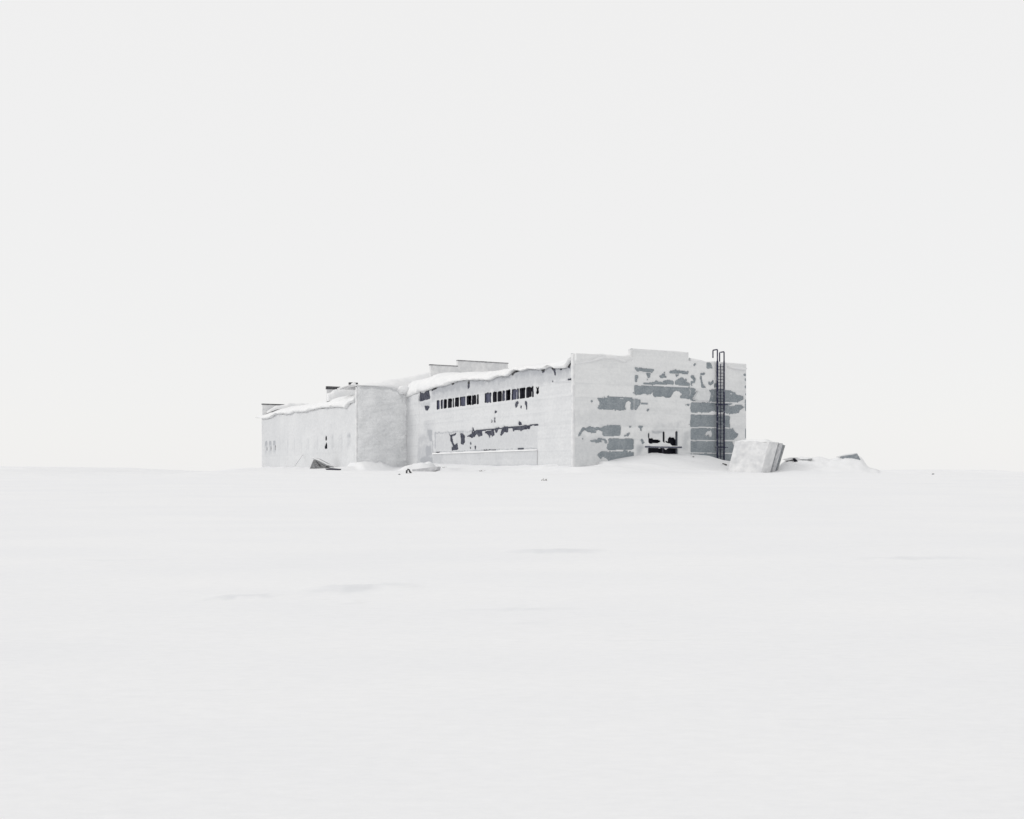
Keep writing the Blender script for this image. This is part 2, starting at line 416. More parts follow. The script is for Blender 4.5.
def wall_slab(name, place, ws, zs, solid, depth, mat, parent):
    """a wall of the given depth from grid lines ws, zs; solid(w, z) says which cells are wall; openings get reveals"""
    ws = sorted(set(ws)); zs = sorted(set(zs)); mb = MB()
    S = [[solid((ws[i] + ws[i + 1]) / 2, (zs[j] + zs[j + 1]) / 2) for j in range(len(zs) - 1)] for i in range(len(ws) - 1)]
    get = lambda i, j: 0 <= i < len(ws) - 1 and 0 <= j < len(zs) - 1 and S[i][j]
    for i in range(len(ws) - 1):
        for j in range(len(zs) - 1):
            if not S[i][j]: continue
            a, b, c, d = ws[i], ws[i + 1], zs[j], zs[j + 1]
            q = lambda n: [place(a, c, n), place(b, c, n), place(b, d, n), place(a, d, n)]
            f, k = q(0.0), q(-depth)
            mb.add(f, [(0, 1, 2, 3)]); mb.add(k, [(3, 2, 1, 0)])
            for (di, dj), (p, r) in (((-1, 0), (0, 3)), ((1, 0), (1, 2)), ((0, -1), (0, 1)), ((0, 1), (3, 2))):
                if not get(i + di, j + dj): mb.add([f[p], f[r], k[r], k[p]], [(0, 1, 2, 3)])
    return mb.build(name, mat, parent)

P_side = lambda w, z, n: W(w, -np.asarray(n, float), z)                 # hall long side, outward = -dR
P_gab = lambda w, z, n: W(-np.asarray(n, float), w, z)                  # gable, outward = -dL
P_end = lambda w, z, n: W(HL - np.asarray(n, float), w, z)              # wing end wall
P_wng = lambda w, z, n: W(w, WS - np.asarray(n, float), z)              # wing long side

# ------------------------------------------------------------------ the building
b0 = W(0, 0, 0)
BLD = empty('industrial_building', (b0[0], b0[1], gz(b0[0], b0[1] - 1)))
tag(BLD, 'long abandoned flat-roofed industrial building plastered in snow and frost on the white plain', 'building')
ZB = -1.2                                                              # walls go down into the snow

S_ = lambda pts: [side_px(*p) for p in pts]
G_ = lambda pts: [gable_px(*p) for p in pts]
N_ = lambda pts: [side_px(*p, s=WS) for p in pts]
def rectpx(fn, x0, y0, x1, y1): return fn([(x0, y0), (x1, y0), (x1, y1), (x0, y1)])

# ---- gable
STEP1, STEP2 = 6.40, 12.95
Z_SIDE, Z_MID = 10.62, 11.40
def gtop(w): return np.where((w > STEP1) & (w < STEP2), Z_MID, Z_SIDE)
gwin = (gable_px(648.3, 430)[0], gable_px(677.2, 430)[0], 1.70, gable_px(663, 430.5)[1])
wx = [0, STEP1, STEP2, GW, gwin[0], gwin[1]]; wz = [ZB, Z_SIDE, Z_MID, gwin[2], gwin[3]]
GAB = wall_slab('gable_wall', P_gab, wx, wz,
                lambda w, z: z < float(gtop(np.array(w))) and not (gwin[0] < w < gwin[1] and gwin[2] < z < gwin[3]), .35, M['panel'], BLD)
JZ = [.62, 1.86, 3.07, 4.30, 5.53, 6.75, 8.03, 9.27]
gbare = [G_(p) for p in [
    [(597, 397.3), (613, 397), (634, 398.2), (635, 399.3), (640, 400), (639.6, 404.5), (637.2, 407), (637.6, 409.7), (631, 409.5), (630.5, 406), (631, 402.5), (628.5, 400.8), (626, 402), (625, 406), (626, 409.5), (612, 409.6), (599, 409), (596.5, 408.2), (599.2, 406.8), (599.2, 400), (597, 398.4)],
    [(578.2, 435.7), (579.5, 431.5), (582.5, 427), (585, 428), (590, 426), (592, 427.5), (597, 427.5), (604, 427.2), (607, 425.3), (620, 425), (620.8, 428), (620, 432), (620.3, 435.6), (603, 436), (602.5, 431.5), (598, 430.2), (594, 430.5), (596, 432.5), (592, 432.6), (588, 431.4), (584.5, 430.2), (581.8, 432.5), (580, 435.7)],
    [(629, 425), (631.2, 425.2), (631, 427.5), (629.5, 428)], [(637.5, 427), (640.5, 425.2), (643, 425.2), (641.8, 428.5), (640.9, 431.3), (639.9, 428.7)],
    [(623, 435.8), (627.5, 434.6), (629.5, 432), (630.2, 433), (628.5, 436), (624, 436.3)],
    [(590, 440.6), (597, 440), (598, 438), (604, 438), (606, 440), (607.5, 443), (605.5, 444), (604, 440.2), (600.5, 440.2), (601.8, 442.4), (597, 442.6), (591, 441.4)],
    [(608.5, 438.7), (633.6, 438.7), (633.4, 449.4), (606.5, 449.9), (607.5, 445), (609, 443)],
    [(597, 455.5), (600, 452.2), (606, 451.3), (633.4, 451), (633.4, 458), (622, 462), (609, 463), (607, 459), (603, 456.5), (600.5, 459.5)],
    [(634.5, 367.8), (641, 368.3), (647, 369.1), (654, 369.4), (653, 371.6), (650.5, 373.2), (650, 377.5), (648, 378), (646.8, 374), (645.5, 372.3), (640, 371), (636.5, 371.7)],
    [(635, 375.5), (637.5, 374.5), (638, 378), (637.5, 381), (635, 382)],
    [(643.5, 383.2), (654, 382.3), (656, 380.5), (659, 381.8), (662, 382.5), (665, 380.5), (670, 380.3), (673, 381), (674.5, 384.3), (643.5, 384.3)],
    [(668, 371.5), (675, 370.2), (688.5, 371.4), (688, 374), (684, 374.2), (680.5, 373.2), (678.5, 373.5), (678, 376.5), (676, 377), (675, 374), (671, 373.5)],
    [(659, 376), (662, 375), (663.5, 372), (665, 372.5), (664.5, 376), (667, 376.7), (664, 377.6), (660.5, 378.2)],
    [(675.5, 381), (678, 379), (681, 378.3), (682.5, 377.8), (684, 380), (685.5, 380.5), (685, 378.6), (687, 379.3), (686.2, 382), (690, 383.5), (691, 386), (675, 384.6)],
    [(646.5, 379), (648, 379.3), (647.5, 381), (646.3, 380.7)],
    [(633.2, 385.6), (690.3, 387.3), (696, 389), (695, 392), (693, 395.5), (691.5, 399.5), (686, 398.5), (680, 398.3), (680.5, 396), (682, 394.5), (680, 392.5), (678, 391), (676, 390.5), (673, 392), (672, 395), (671, 397.2), (666, 397.8), (663, 395.8), (661, 397), (658, 396.5), (654, 396.8), (653, 394.5), (652.5, 392), (650, 394.5), (647, 394.5), (645, 393.2), (641, 394), (638, 394.6), (633.2, 394.2)],
    [(706.3, 362.6), (711, 363.3), (712, 368), (707, 368.1)], [(693.3, 364), (695.6, 362.6), (695.6, 365.3), (693.5, 366.3)],
    [(690.5, 374.5), (693, 374.8), (695.8, 379), (694.6, 383), (692, 382.4), (693.6, 380), (691, 377.5)], [(690.4, 380.5), (692.2, 381), (692.2, 386), (690.6, 386)],
    [(700, 373.3), (705, 373.2), (704.8, 374.6), (702, 375.2), (701.6, 379), (703, 385.3), (706.8, 388), (701.5, 387.7), (700.8, 382), (700, 377)],
    [(708, 381), (710.5, 383), (713, 379.3), (713.7, 383), (711, 385.5), (708.3, 384.2)],
    [(714.5, 383), (716, 383.5), (719, 387), (714.5, 387.4)],
    [(708, 390.5), (717, 389.3), (730, 390.8), (735, 392.3), (736.5, 395), (743, 396.5), (743.2, 399.5), (738, 401.9), (692, 400.9), (690.5, 398), (693, 395.5), (698, 388.6), (703, 388)],
    [(691, 402.6), (722, 403), (733, 403.3), (731.5, 406.5), (738, 405), (742, 405.5), (744, 407.5), (740, 410), (738.5, 412.5), (732, 414), (726, 413.3), (723, 412), (716, 412), (714.6, 410), (709, 412), (690.3, 412.4)],
    [(690.2, 414.8), (700, 415), (710, 414.2), (717, 415.5), (729.5, 416), (729.5, 427), (690.2, 426.6)],
    [(690.2, 428.3), (733, 428.8), (734, 430.5), (738, 434.5), (737, 437.5), (733, 439.5), (690.2, 439.8)],
    [(690.2, 441.3), (731.5, 441.8), (733.5, 445), (736, 446.5), (735, 450), (733, 452.7), (690.2, 452)],
    [(690.2, 453.7), (733.5, 454.4), (732, 462), (726, 463), (700, 462), (690.2, 458)],
    [(743.3, 374.4), (747.5, 373.8), (747.5, 375.6), (744, 376)], [(744.8, 386), (747.5, 386), (747.5, 388.5), (745, 388.5)], [(744.6, 400), (747.5, 400), (747.5, 411), (745.4, 411)], [(744.8, 428), (747.5, 428), (747.5, 438.5), (745.2, 438.5)],
    [(745, 378.5), (747.5, 378.5), (747.5, 380.5), (745, 380.5)], [(744.8, 393.5), (747.5, 393.5), (747.5, 395.5), (745, 395.5)],
    [(684.5, 404.6), (689.8, 404), (689.8, 405.8), (685, 405.5)], [(640, 402.7), (648, 402.7), (647.5, 404.4), (641, 404.2)], [(646.3, 408.8), (649.2, 409), (649, 411), (646.6, 410.8)], [(634.3, 411.5), (635.8, 411.5), (635.6, 413), (634.5, 413)],
    [(591, 400), (592.3, 400), (592, 402.5), (590.8, 402)], [(582, 437.8), (583.4, 437.6), (583.3, 439), (582.2, 439)], [(640.5, 439), (642.5, 440), (643.8, 443), (643, 445.2), (641.8, 443), (641, 441)],
]]
gwhite = [G_([(692.5, 398), (696, 392.5), (697.5, 388), (703, 387.6), (707.5, 389.5), (710, 393), (709.3, 397), (708.3, 401.2), (697, 401.2), (693, 400)]),
          G_([(704.5, 435), (706.5, 431.5), (711, 430), (712, 434), (711.5, 437), (709, 437.3), (708, 434.8), (706, 436.2)]),
          G_([(711.5, 396), (713, 395.3), (713, 396.6), (711.8, 396.8)]), G_([(729.5, 393), (732, 393), (732, 394.6), (730, 394.6)]),
          G_([(727, 406.5), (731, 404), (736, 403.4), (737, 404.5), (732, 406)])]
for z in JZ:
    gwhite.append([(0, z - .034), (GW, z - .034), (GW, z + .034), (0, z + .034)])
for x in (6.62, 13.16):
    gwhite.append([(x - .05, ZB), (x + .05, ZB), (x + .05, 8.6), (x - .05, 8.6)])
gsharp = [G_(p) for p in [
    [(648.3, 433.5), (649.2, 433.5), (649.2, 438.6), (652, 438.4), (654, 440), (658, 440), (660.8, 441.3), (658, 442.6), (649, 443.2), (648.3, 442.5)],
    [(662.7, 431.5), (664.2, 431.5), (664.3, 443.2), (662.8, 441.5)], [(664.3, 440.8), (667.8, 441.4), (668.3, 438), (669.5, 436.6), (671, 438), (674.2, 438), (675.3, 441), (675.5, 432), (677.2, 431.5), (677.2, 446), (672, 445.6), (669.5, 443), (666, 442.3)],
    [(648.2, 448.2), (664, 448.4), (665.5, 450), (667.5, 448.6), (677.2, 448.4), (677.2, 455), (648.2, 455)]]]
def gcover(w, z):
    n = fbm(w * .35, z * .8, 5, 301); h = fbm(w * .12, z * 3.2, 4, 311)
    c = .88 + .55 * (n - .5) + .35 * (h - .5)
    for zj in JZ: c = c - .22 * np.exp(-((z - zj + .07) / .06) ** 2) * vn(w * .7, z * 0 + zj, 6)
    for x in (6.62, 13.16): c = c - .15 * np.exp(-((w - x - .08) / .06) ** 2) * vn(z * .9, z * 0 + x, 7)
    return np.clip(c, 0, 1)
gthin = [(G_([(651, 431.0), (663, 430.8), (663, 432.5), (652, 432.8)]), -.6), (G_([(574, 436), (606, 438), (608, 462), (575, 467)]), .50), (G_([(635, 445), (643, 445), (645, 452), (640, 455), (635, 457)]), .02), (G_([(683.5, 431), (687.5, 431), (688, 452), (683, 450)]), .28),
         (G_([(575, 412), (634, 411), (634, 424.5), (576, 427)]), .66), (G_([(596, 427), (607, 426), (606, 436), (603, 436)]), .35), (G_([(655, 423.8), (681, 424.2), (681, 425.5), (656, 425)]), .2),
         (G_([(600, 367), (612, 367), (612, 368.6), (600, 368.4)]), .45), (G_([(651, 427.5), (678, 428.5), (678, 430.5), (655, 430)]), .4)]
gthick = [(G_([(574, 352), (632, 352), (632, 360), (624, 361), (617, 358.5), (608, 357.6), (600, 358.5), (592, 361.3), (587, 361.5), (582, 363.3), (574, 364.2)]), .15),
          (G_([(574, 351), (606, 355), (600, 356.5), (591, 359), (585, 359.5), (574, 361.5)]), .14), (G_([(632, 349), (690, 351), (690, 354), (660, 352.5), (632, 352)]), .04),
          (G_([(726, 362), (747, 364), (747, 369.5), (738, 368), (728, 367)]), .06), (G_([(649.5, 442.5), (661, 443), (667, 443.2), (672, 446.3), (660, 446.6), (649, 446.4)]), .14),
          (G_([(646, 427), (680, 428), (681, 431), (664, 430.2), (655, 431), (646, 434)]), .06), (gwhite[0], .22), (gwhite[1], .08)]
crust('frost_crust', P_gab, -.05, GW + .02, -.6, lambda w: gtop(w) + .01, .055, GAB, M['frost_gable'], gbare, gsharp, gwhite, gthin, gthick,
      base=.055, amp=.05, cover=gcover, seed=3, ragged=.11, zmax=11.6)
# snow lying on the stepped parapet
def ridge(name, pts, half, parent, mat, seed):
    """a lumpy bead of snow along a line of (t, s, z, height)"""
    P = np.array(pts, float); L = np.concatenate([[0], np.cumsum(np.linalg.norm(np.diff(P[:, :2], axis=0), axis=1))])
    n = max(6, int(L[-1] / .12)); l = np.linspace(0, L[-1], n)
    t, s, z, h = [np.interp(l, L, P[:, k]) for k in range(4)]
    d = P[-1, :2] - P[0, :2]; d = d / np.linalg.norm(d); nrm = np.array([-d[1], d[0]])
    ang = np.linspace(0, math.pi, 9); V = []
    for k, a in enumerate(ang):
        hh = h * (.75 + .6 * fbm(l * 1.1, l * 0 + 3, 3, seed)); wd = half * (1 + .3 * (fbm(l * .9, l * 0 + k * .2, 2, seed + 5) - .5))
        V.append(W(t + nrm[0] * wd * math.cos(a), s + nrm[1] * wd * math.cos(a), z - .03 + hh * math.sin(a) ** .8 * (1 if 0 < k < 8 else 0)))
    V = np.stack(V, 1); m = len(ang); idx = np.arange(n * m).reshape(n, m)
    Fq = np.stack([idx[:-1, :-1], idx[1:, :-1], idx[1:, 1:], idx[:-1, 1:]], -1).reshape(-1, 4)
    fl = [tuple(f) for f in Fq] + [tuple(idx[0]), tuple(idx[-1][::-1])]
    return obj(name, V.reshape(-1, 3), fl, mat, parent, smooth=True)
gp = lambda px, py: gable_px(px, py)
def cap_line(pairs, zwall): return [(.17, gp(px, py)[0], zwall, max(.03, gp(px, py)[1] - zwall)) for px, py in pairs]
ridge('parapet_snow', cap_line([(573.5, 352.6), (585, 352.8), (592, 353.4), (605, 353.3), (611, 354.3), (618, 355.2), (626, 354.6), (631.5, 352.8)], Z_SIDE), .20, GAB, M['snow'], 11)
ridge('parapet_snow', cap_line([(632.5, 348.6), (650, 349.0), (668, 350), (688, 351.6)], Z_MID), .20, GAB, M['snow'], 12)
ridge('parapet_snow', cap_line([(690.5, 357.4), (696, 358.4), (702, 359.8), (706, 361.2), (715, 360.8), (730, 362), (746, 363.3)], Z_SIDE), .20, GAB, M['snow'], 13)
mb = MB(); sw = [(574.5, 363.5, .10), (580, 362.4, .16), (586, 361.0, .20), (591, 360.6, .15), (597, 358.0, .22), (603, 357.0, .20), (610, 356.8, .22), (617, 358.4, .20), (622, 360.6, .16), (626, 362.0, .08)]
mb.tube([P_gab(*gable_px(x, y), .06) for x, y, r in sw], [r for x, y, r in sw], 9); mb.build('snow_swag', M['snow'], GAB, smooth=True)
mb = MB(); sw = [(727, 366.8, .06), (732, 367.6, .13), (738, 368.6, .16), (744, 368.8, .12), (746.5, 368.8, .05)]
mb.tube([P_gab(*gable_px(x, y), .05) for x, y, r in sw], [r for x, y, r in sw], 9); mb.build('snow_swag', M['snow'], GAB, smooth=True)
# window in the gable
gw = MB()
def gbox(mb, w0, w1, z0, z1, n0, n1):
    q = [(w0, n0), (w1, n0), (w1, n1), (w0, n1)]
    mb.hexa([P_gab(a, z0, n) for a, n in q], [P_gab(a, z1, n) for a, n in q])
pane_mb = MB(); gbox(pane_mb, gwin[0] - .3, gwin[1] + .3, gwin[2] - .3, gwin[3] + .3, -.60, -.38)
GWIN = pane_mb.build('window', M['dark'], BLD)
cz = gable_px(663, 447)[1]
for w_ in (gwin[0] + .05, gable_px(663.4, 440)[0], gwin[1] - .06):
    fr = MB(); gbox(fr, w_ - .06, w_ + .06, gwin[2] + .003, gwin[3] - .003, -.20, -.08); fr.build('mullion', M['frame'], GWIN)
fr = MB(); gbox(fr, gwin[0] + .003, gwin[1] - .003, gwin[3] - .12, gwin[3] - .004, -.215, -.075); fr.build('head_rail', M['frame'], GWIN)
si = MB(); gbox(si, gable_px(644.5, 447)[0], gable_px(681, 447)[0], cz - .07, cz + .06, -.06, .16); si.build('sill', M['bluish'], GWIN)
sn = MB()
w_ = np.linspace(gwin[0] + .1, gable_px(671.5, 446)[0], 28); hh = [.08, .30, .12]
prof = np.interp(np.linspace(0, 1, 28), [0, .3, .62, .85, 1], [.20, .22, .30, .22, .04]) * (.85 + .3 * vn(w_ * 3, w_ * 0, 4))
Vs = []
for a, h in zip(w_, prof):
    Vs += [P_gab(a, cz + .05, .17), P_gab(a, cz + .05 + h * .7, .14), P_gab(a, cz + .05 + h, .02), P_gab(a, cz + .05 + h * 1.1, -.10), P_gab(a, cz + .05, -.12)]
idx = np.arange(28 * 5).reshape(28, 5)
Fq = [tuple(f) for f in np.stack([idx[:-1, :-1], idx[1:, :-1], idx[1:, 1:], idx[:-1, 1:]], -1).reshape(-1, 4)] + [tuple(idx[0]), tuple(idx[-1][::-1])]
obj('sill_snow', np.array(Vs), Fq, M['snow'], GWIN, smooth=True)
# white corner rib of rime at the near corner
def corner_rime(t, s, z0, z1, r, parent, seed, mat):
    zs = np.arange(z0, z1, .12); V = []
    for z in zs:
        rr = r * (.8 + .5 * fbm(z * 1.2, 2.0, 3, seed))
        for k in range(10):
            a = 2 * math.pi * k / 10
            V.append(W(t + rr * math.cos(a), s + rr * math.sin(a), z))
    n = len(zs); idx = np.arange(n * 10).reshape(n, 10)
    Fc = [(idx[i, k], idx[i, (k + 1) % 10], idx[i + 1, (k + 1) % 10], idx[i + 1, k]) for i in range(n - 1) for k in range(10)]
    Fc.append(tuple(idx[-1]))
    obj('corner_rime', np.array(V), Fc, mat, parent, smooth=True)
corner_rime(.18, STEP1 - .02, 10.5, 11.36, .21, GAB, 4, M['rime'])
corner_rime(.06, .06, -.6, 10.6, .17, BLD, 3, M['rime'])

# ---- hall long side
strips = [(side_px(478.8, 395)[0], side_px(436.8, 400)[0], 7.16, 8.18), (side_px(533.7, 390)[0], side_px(484.6, 400)[0], 7.14, 8.19)]
small_open = (side_px(539.3, 390)[0], side_px(535.0, 390)[0], 7.35, 8.3)
rec = (side_px(539, 424)[0], side_px(435.5, 433)[0], 2.25, 4.48)
holes = strips + [small_open]
wx = [0, HL]; wz = [ZB, 9.75]
for h in holes: wx += [h[0], h[1]]; wz += [h[2], h[3]]
SID = wall_slab('side_wall', P_side, wx, wz, lambda w, z: not any(h[0] < w < h[1] and h[2] < z < h[3] for h in holes), .35, M['wall'], BLD)
seg1 = [(437.0, 439.7, 1), (440.9, 442.9, 1), (443.8, 447.0, 0), (448.1, 452.0, 0), (452.8, 454.1, 0), (455.1, 459.0, 0), (460.1, 465.4, 1), (466.9, 471.3, 0), (472.1, 476.2, 0), (477.1, 478.7, 0)]
seg2 = [(485.0, 489.2, 1), (489.3, 491.2, 0), (493.2, 496.7, 0), (497.6, 501.8, 0), (502.4, 505.0, 1), (505.9, 510.6, 0), (511.8, 516.6, 1), (517.0, 519.0, 0), (519.8, 525.2, 0), (526.6, 531.8, 0), (532.2, 533.7, 0)]
sharp = []
for st, segs, lab in ((strips[0], seg1, 'further ribbon window of ten broken dark panes'), (strips[1], seg2, 'nearer ribbon window of dark panes with frosted bars')):
    w0, w1, z0, z1 = st
    dk = MB(); q = [(w0 - .2, -.55), (w1 + .2, -.55), (w1 + .2, -.40), (w0 - .2, -.40)]
    dk.hexa([P_side(a, z0 - .2, n) for a, n in q], [P_side(a, z1 + .2, n) for a, n in q])
    WN = dk.build('ribbon_window', M['dark'], BLD); tag(WN, lab)
    for x0, x1, k in segs:
        a, b = sorted((side_px(x0, 400)[0], side_px(x1, 400)[0]))
        r = lambda: random.uniform(-.05, .05)
        sharp.append([(a + r() * .5, z0 + .02 + r() * .6), (b + r() * .5, z0 + .02 + r() * .6), (b + r(), z1 - .05 + r()), ((a + b) / 2, z1 - .01 + r() * .5), (a + r(), z1 - .05 + r())])
        if k:
            pn = MB(); pn.add([P_side(a - .08, z0, -.12), P_side(b + .08, z0, -.12), P_side(b + .08, z1, -.12), P_side(a - .08, z1, -.12)], [(0, 1, 2, 3)]); pn.build('pane', M['bluish'], WN)
    for x0, x1, k in segs:
        a = side_px(x0 - .3, 400)[0]
        if w0 + .08 < a < w1 - .08:
            q = [(a - .05, -.22), (a + .05, -.22), (a + .05, -.13), (a - .05, -.13)]
            fr = MB(); fr.hexa([P_side(c, z0 + .002, n) for c, n in q], [P_side(c, z1 - .002, n) for c, n in q]); fr.build('mullion', M['frame'], WN)
a, b = small_open[0], small_open[1]
dk = MB(); q = [(a - .2, -.55), (b + .2, -.55), (b + .2, -.40), (a - .2, -.40)]
dk.hexa([P_side(c, 7.1, n) for c, n in q], [P_side(c, 8.5, n) for c, n in q]); tag(dk.build('window', M['dark'], BLD), 'small half blocked dark window')
sharp.append(S_([(536.8, 387), (537.8, 388.5), (538.4, 386.6), (539, 386.8), (538.6, 390), (538.9, 393), (537.5, 394.3), (536.3, 393.5), (536.6, 391), (537.2, 390), (536.2, 388)]))
eave_lo = [(408, 397.5), (412, 396), (420, 391.5), (425, 391), (428, 390.5), (431, 389.6), (436, 387.2), (444, 385.4), (452, 383.3), (460, 380.8), (470, 380), (480, 379.8), (488, 380.2), (493, 379), (498, 376.5), (502, 375.8), (508, 376),
           (511.5, 374.2), (514, 371.2), (517, 369.6), (523, 370), (529, 369), (534, 369.6), (540, 369), (546, 368.2), (551.5, 366), (556, 368.3), (562, 368.6), (567, 368), (569.5, 364.5), (571, 360.5), (573, 358.5)]
eave_hi = [(408, 377.6), (415, 376), (424, 374.2), (430, 372.4), (440, 371.9), (450, 371.6), (471, 371), (482, 369.8), (493, 368), (502, 366.4), (508, 365), (514, 364), (522, 363.4), (530, 362.6), (540, 361.4), (550, 359.4), (557, 357.4), (563, 356), (570, 353.6), (573, 352.6)]
elo_t, elo_z = tab([side_px(*p) for p in eave_lo]); ehi_t, ehi_z = tab([side_px(*p) for p in eave_hi])
sbare = [S_(p) for p in [
    [(449.3, 433.8), (451, 435), (456.5, 433.3), (456, 434.9), (452.3, 436.5), (453, 441), (454.5, 445.3), (457.5, 443), (458.4, 449.5), (452, 450.6), (451.8, 447.5), (453.3, 446.5), (451.5, 443), (450.3, 440), (450.5, 437)],
    [(460.4, 433.8), (463, 433), (465.2, 436), (465, 442), (463.5, 444.7), (461, 443.8), (461.2, 439)],
    [(466, 437), (469, 435.3), (471.5, 434), (472, 431.3), (475, 432), (480, 430.8), (482.5, 430.3), (482.6, 435.7), (479, 436.7), (477, 434.3), (474.5, 437), (472, 438.1), (469.5, 436.6)],
    [(484.5, 431.5), (489, 431), (494, 429.7), (494.6, 435), (492, 436.7), (490.7, 434.5), (490, 438.5), (488.5, 435.5), (486.5, 433.7)],
    [(494.5, 428.8), (500, 427.3), (498, 430.4), (497, 433), (495.5, 432.5)], [(501, 432.5), (502, 429), (505, 426.3), (508, 426.8), (508.2, 432), (504.7, 432.5), (502.5, 434.6), (499.5, 435.7)],
    [(512.3, 426.5), (517, 427), (522, 426.3), (526, 424.8), (530.7, 427), (529.7, 429), (524.5, 429), (521.5, 430.7), (519, 429.5), (515, 430.2), (513.3, 431.7)],
    [(518.5, 423), (519.5, 421.2), (522, 423), (522.2, 425), (518.5, 425.5)],
    [(470.2, 441.6), (471.6, 442), (471.4, 444.8), (470.3, 444.6)], [(470.2, 447), (471, 447), (471, 449.8), (470.2, 449.8)], [(475, 445.7), (476.2, 445.7), (476, 450), (475.1, 450)],
    [(472.5, 428), (474, 428), (474.2, 431), (472.5, 431)],
    [(515, 405.5), (516.3, 402), (518.2, 401), (519.3, 404), (518.2, 403.8), (517.5, 406.5), (516, 408)], [(520.5, 405), (522, 406), (521.8, 408.3), (520.7, 408)],
    [(525.2, 401.5), (527, 401), (527.8, 406), (527.2, 410.3), (526.2, 410), (526.2, 406), (525.2, 405.5)],
    [(495.2, 410.8), (496.7, 410), (496.8, 412), (495.5, 413.8), (494.8, 413)], [(494.6, 417.5), (495.8, 417), (495.7, 422), (494.4, 422.3)], [(492, 420), (493, 419.5), (492.6, 422.6), (491.8, 422.6)],
    [(468.2, 381), (470, 380.8), (469.8, 387), (468.4, 388.8), (467.6, 388)], [(451.5, 382.5), (454.5, 381.6), (454.5, 384), (452.5, 384.8)], [(486, 379), (489, 379), (488.5, 381), (486.5, 381)],
    [(541.5, 369.5), (545, 368.5), (544.5, 372.3), (542.5, 373)], [(552, 366), (555, 368), (556.4, 375.8), (555, 376), (553.8, 371), (551.5, 368.5)], [(511.5, 374.5), (514.5, 370.5), (519.5, 369.3), (519.5, 371.2), (515.5, 372.3), (513.5, 375.5)],
    [(560, 368), (563, 367.8), (562, 370), (560.5, 370)],
    [(431, 390), (436, 387), (438, 387.2), (432.5, 391)], [(569, 360), (573, 358), (573, 362), (570.7, 364), (569.7, 368), (568, 367.6)],
    [(420.2, 392), (424, 393.5), (427, 389.8), (429.2, 390), (430.3, 396.8), (430.7, 398.5), (426, 400), (419.3, 401.6), (419.8, 399)],
    [(424.4, 406), (428.3, 405.6), (429.8, 407), (427.7, 410.5), (425.6, 410.2)], [(566, 379.2), (573, 378.4), (573, 380.2), (567, 380.2)], [(552, 381.5), (554, 381), (554, 382.2), (552.2, 382.4)],
]]
slines = []
for (xa, ya), (xb, yb), wd in (((474, 431.1), (539, 424.6), .8), ((435.6, 433.0), (474, 431.1), .45), ((435.6, 433), (435.7, 449), .5), ((433.0, 453.0), (440, 452.5), .8), ((440, 452.6), (538, 448.4), .5), ((433.3, 441), (433.3, 463), .5),
                               ((484, 450.4), (496, 449.9), 1.0), ((518, 448.9), (524, 448.7), 1.1), ((440, 452.2), (439, 452.6), 1.3)):
    if abs(xa - xb) < .3: slines.append((S_([(xa - wd / 2, ya), (xa + wd / 2, ya), (xb + wd / 2, yb), (xb - wd / 2, yb)]), -.6))
    elif wd < .75: slines.append((S_([(xa, ya - wd / 2), (xb, yb - wd / 2), (xb, yb + wd / 2), (xa, ya + wd / 2)]), -.9))
    else: sharp.append(S_([(xa, ya - wd / 2), (xb, yb - wd / 2), (xb, yb + wd / 2), (xa, ya + wd / 2)]))
sthin = [(S_([(493, 377), (499, 375), (499.5, 390), (492.8, 391)]), .28), (S_([(420, 402), (431, 401), (430, 408), (423, 408)]), .45), (S_([(420, 437), (432.5, 436), (432.5, 464), (418, 464)]), .42),
         (S_([(426, 447), (431, 446.5), (431, 456), (427, 456)]), .0), (S_([(422, 458), (432.5, 458), (432.5, 464), (421, 464)]), .1), (S_([(419, 443), (432, 442.5), (432, 444.3), (419, 444.6)]), .95), (S_([(428, 430), (432, 430), (432, 436), (428, 436)]), .3),
         (S_([(435.7, 433.5), (538.8, 425), (538, 448), (436, 452)]), .62), (S_([(434, 454.5), (537, 451), (537, 464), (434, 464)]), .58), (S_([(434, 455), (446, 454), (444, 462), (434, 463)]), .42), (S_([(432, 390), (500, 377), (548, 369), (571, 366), (571, 379), (540, 384), (432, 400)]), .40),
         (S_([(433, 386), (573, 359), (573, 371), (520, 376), (433, 394)]), -.05), (S_([(409, 397), (413, 396), (412, 402), (409, 402)]), .3)]
sthin += [(S_([(426, 447), (431, 446), (431, 455), (427, 456)]), -.45), (S_([(421, 459), (426, 457), (432.5, 458), (432.5, 464), (421, 464)]), -.35), (S_([(428, 431), (432.3, 430), (432.3, 441), (430, 440)]), -.31)]
sthin += slines
for k in range(14):
    px = random.uniform(438, 566); yb = np.interp(px, [436, 573], [389, 366]); l_ = random.uniform(3, 9)
    sthin.append((S_([(px, yb), (px + random.uniform(.6, 1.6), yb), (px + .8, yb + l_), (px + .2, yb + l_)]), random.uniform(.0, .3)))
def scover(w, z):
    n = fbm(w * .5, z * .35, 5, 401); st = fbm(w * 2.2, z * .25, 3, 411); h = fbm(w * .15, z * 3.5, 3, 421)
    c = .88 + .34 * (n - .5) + .12 * (st - .5) + .24 * (h - .5)
    for zj in JZ: c = c - .16 * np.exp(-((z - zj - .04) / .07) ** 2) * (.4 + vn(w * .6, z * 0 + zj, 5))
    for k in range(0, 7): c = c - .07 * np.exp(-((w - k * 6.0 - .1) / .07) ** 2) * (z < 7) * vn(z * .8, z * 0 + k, 3)
    c = c - .55 * np.exp(-((w - 31.5) / 1.4) ** 2) * (z < 6) * fbm(w * 1.2, z * .7, 4, 431)
    return np.clip(c, 0, 1)
ledge_white = [S_([(552, 380.5), (560, 379.6), (573, 380.2), (573, 382), (553, 382.6)])]
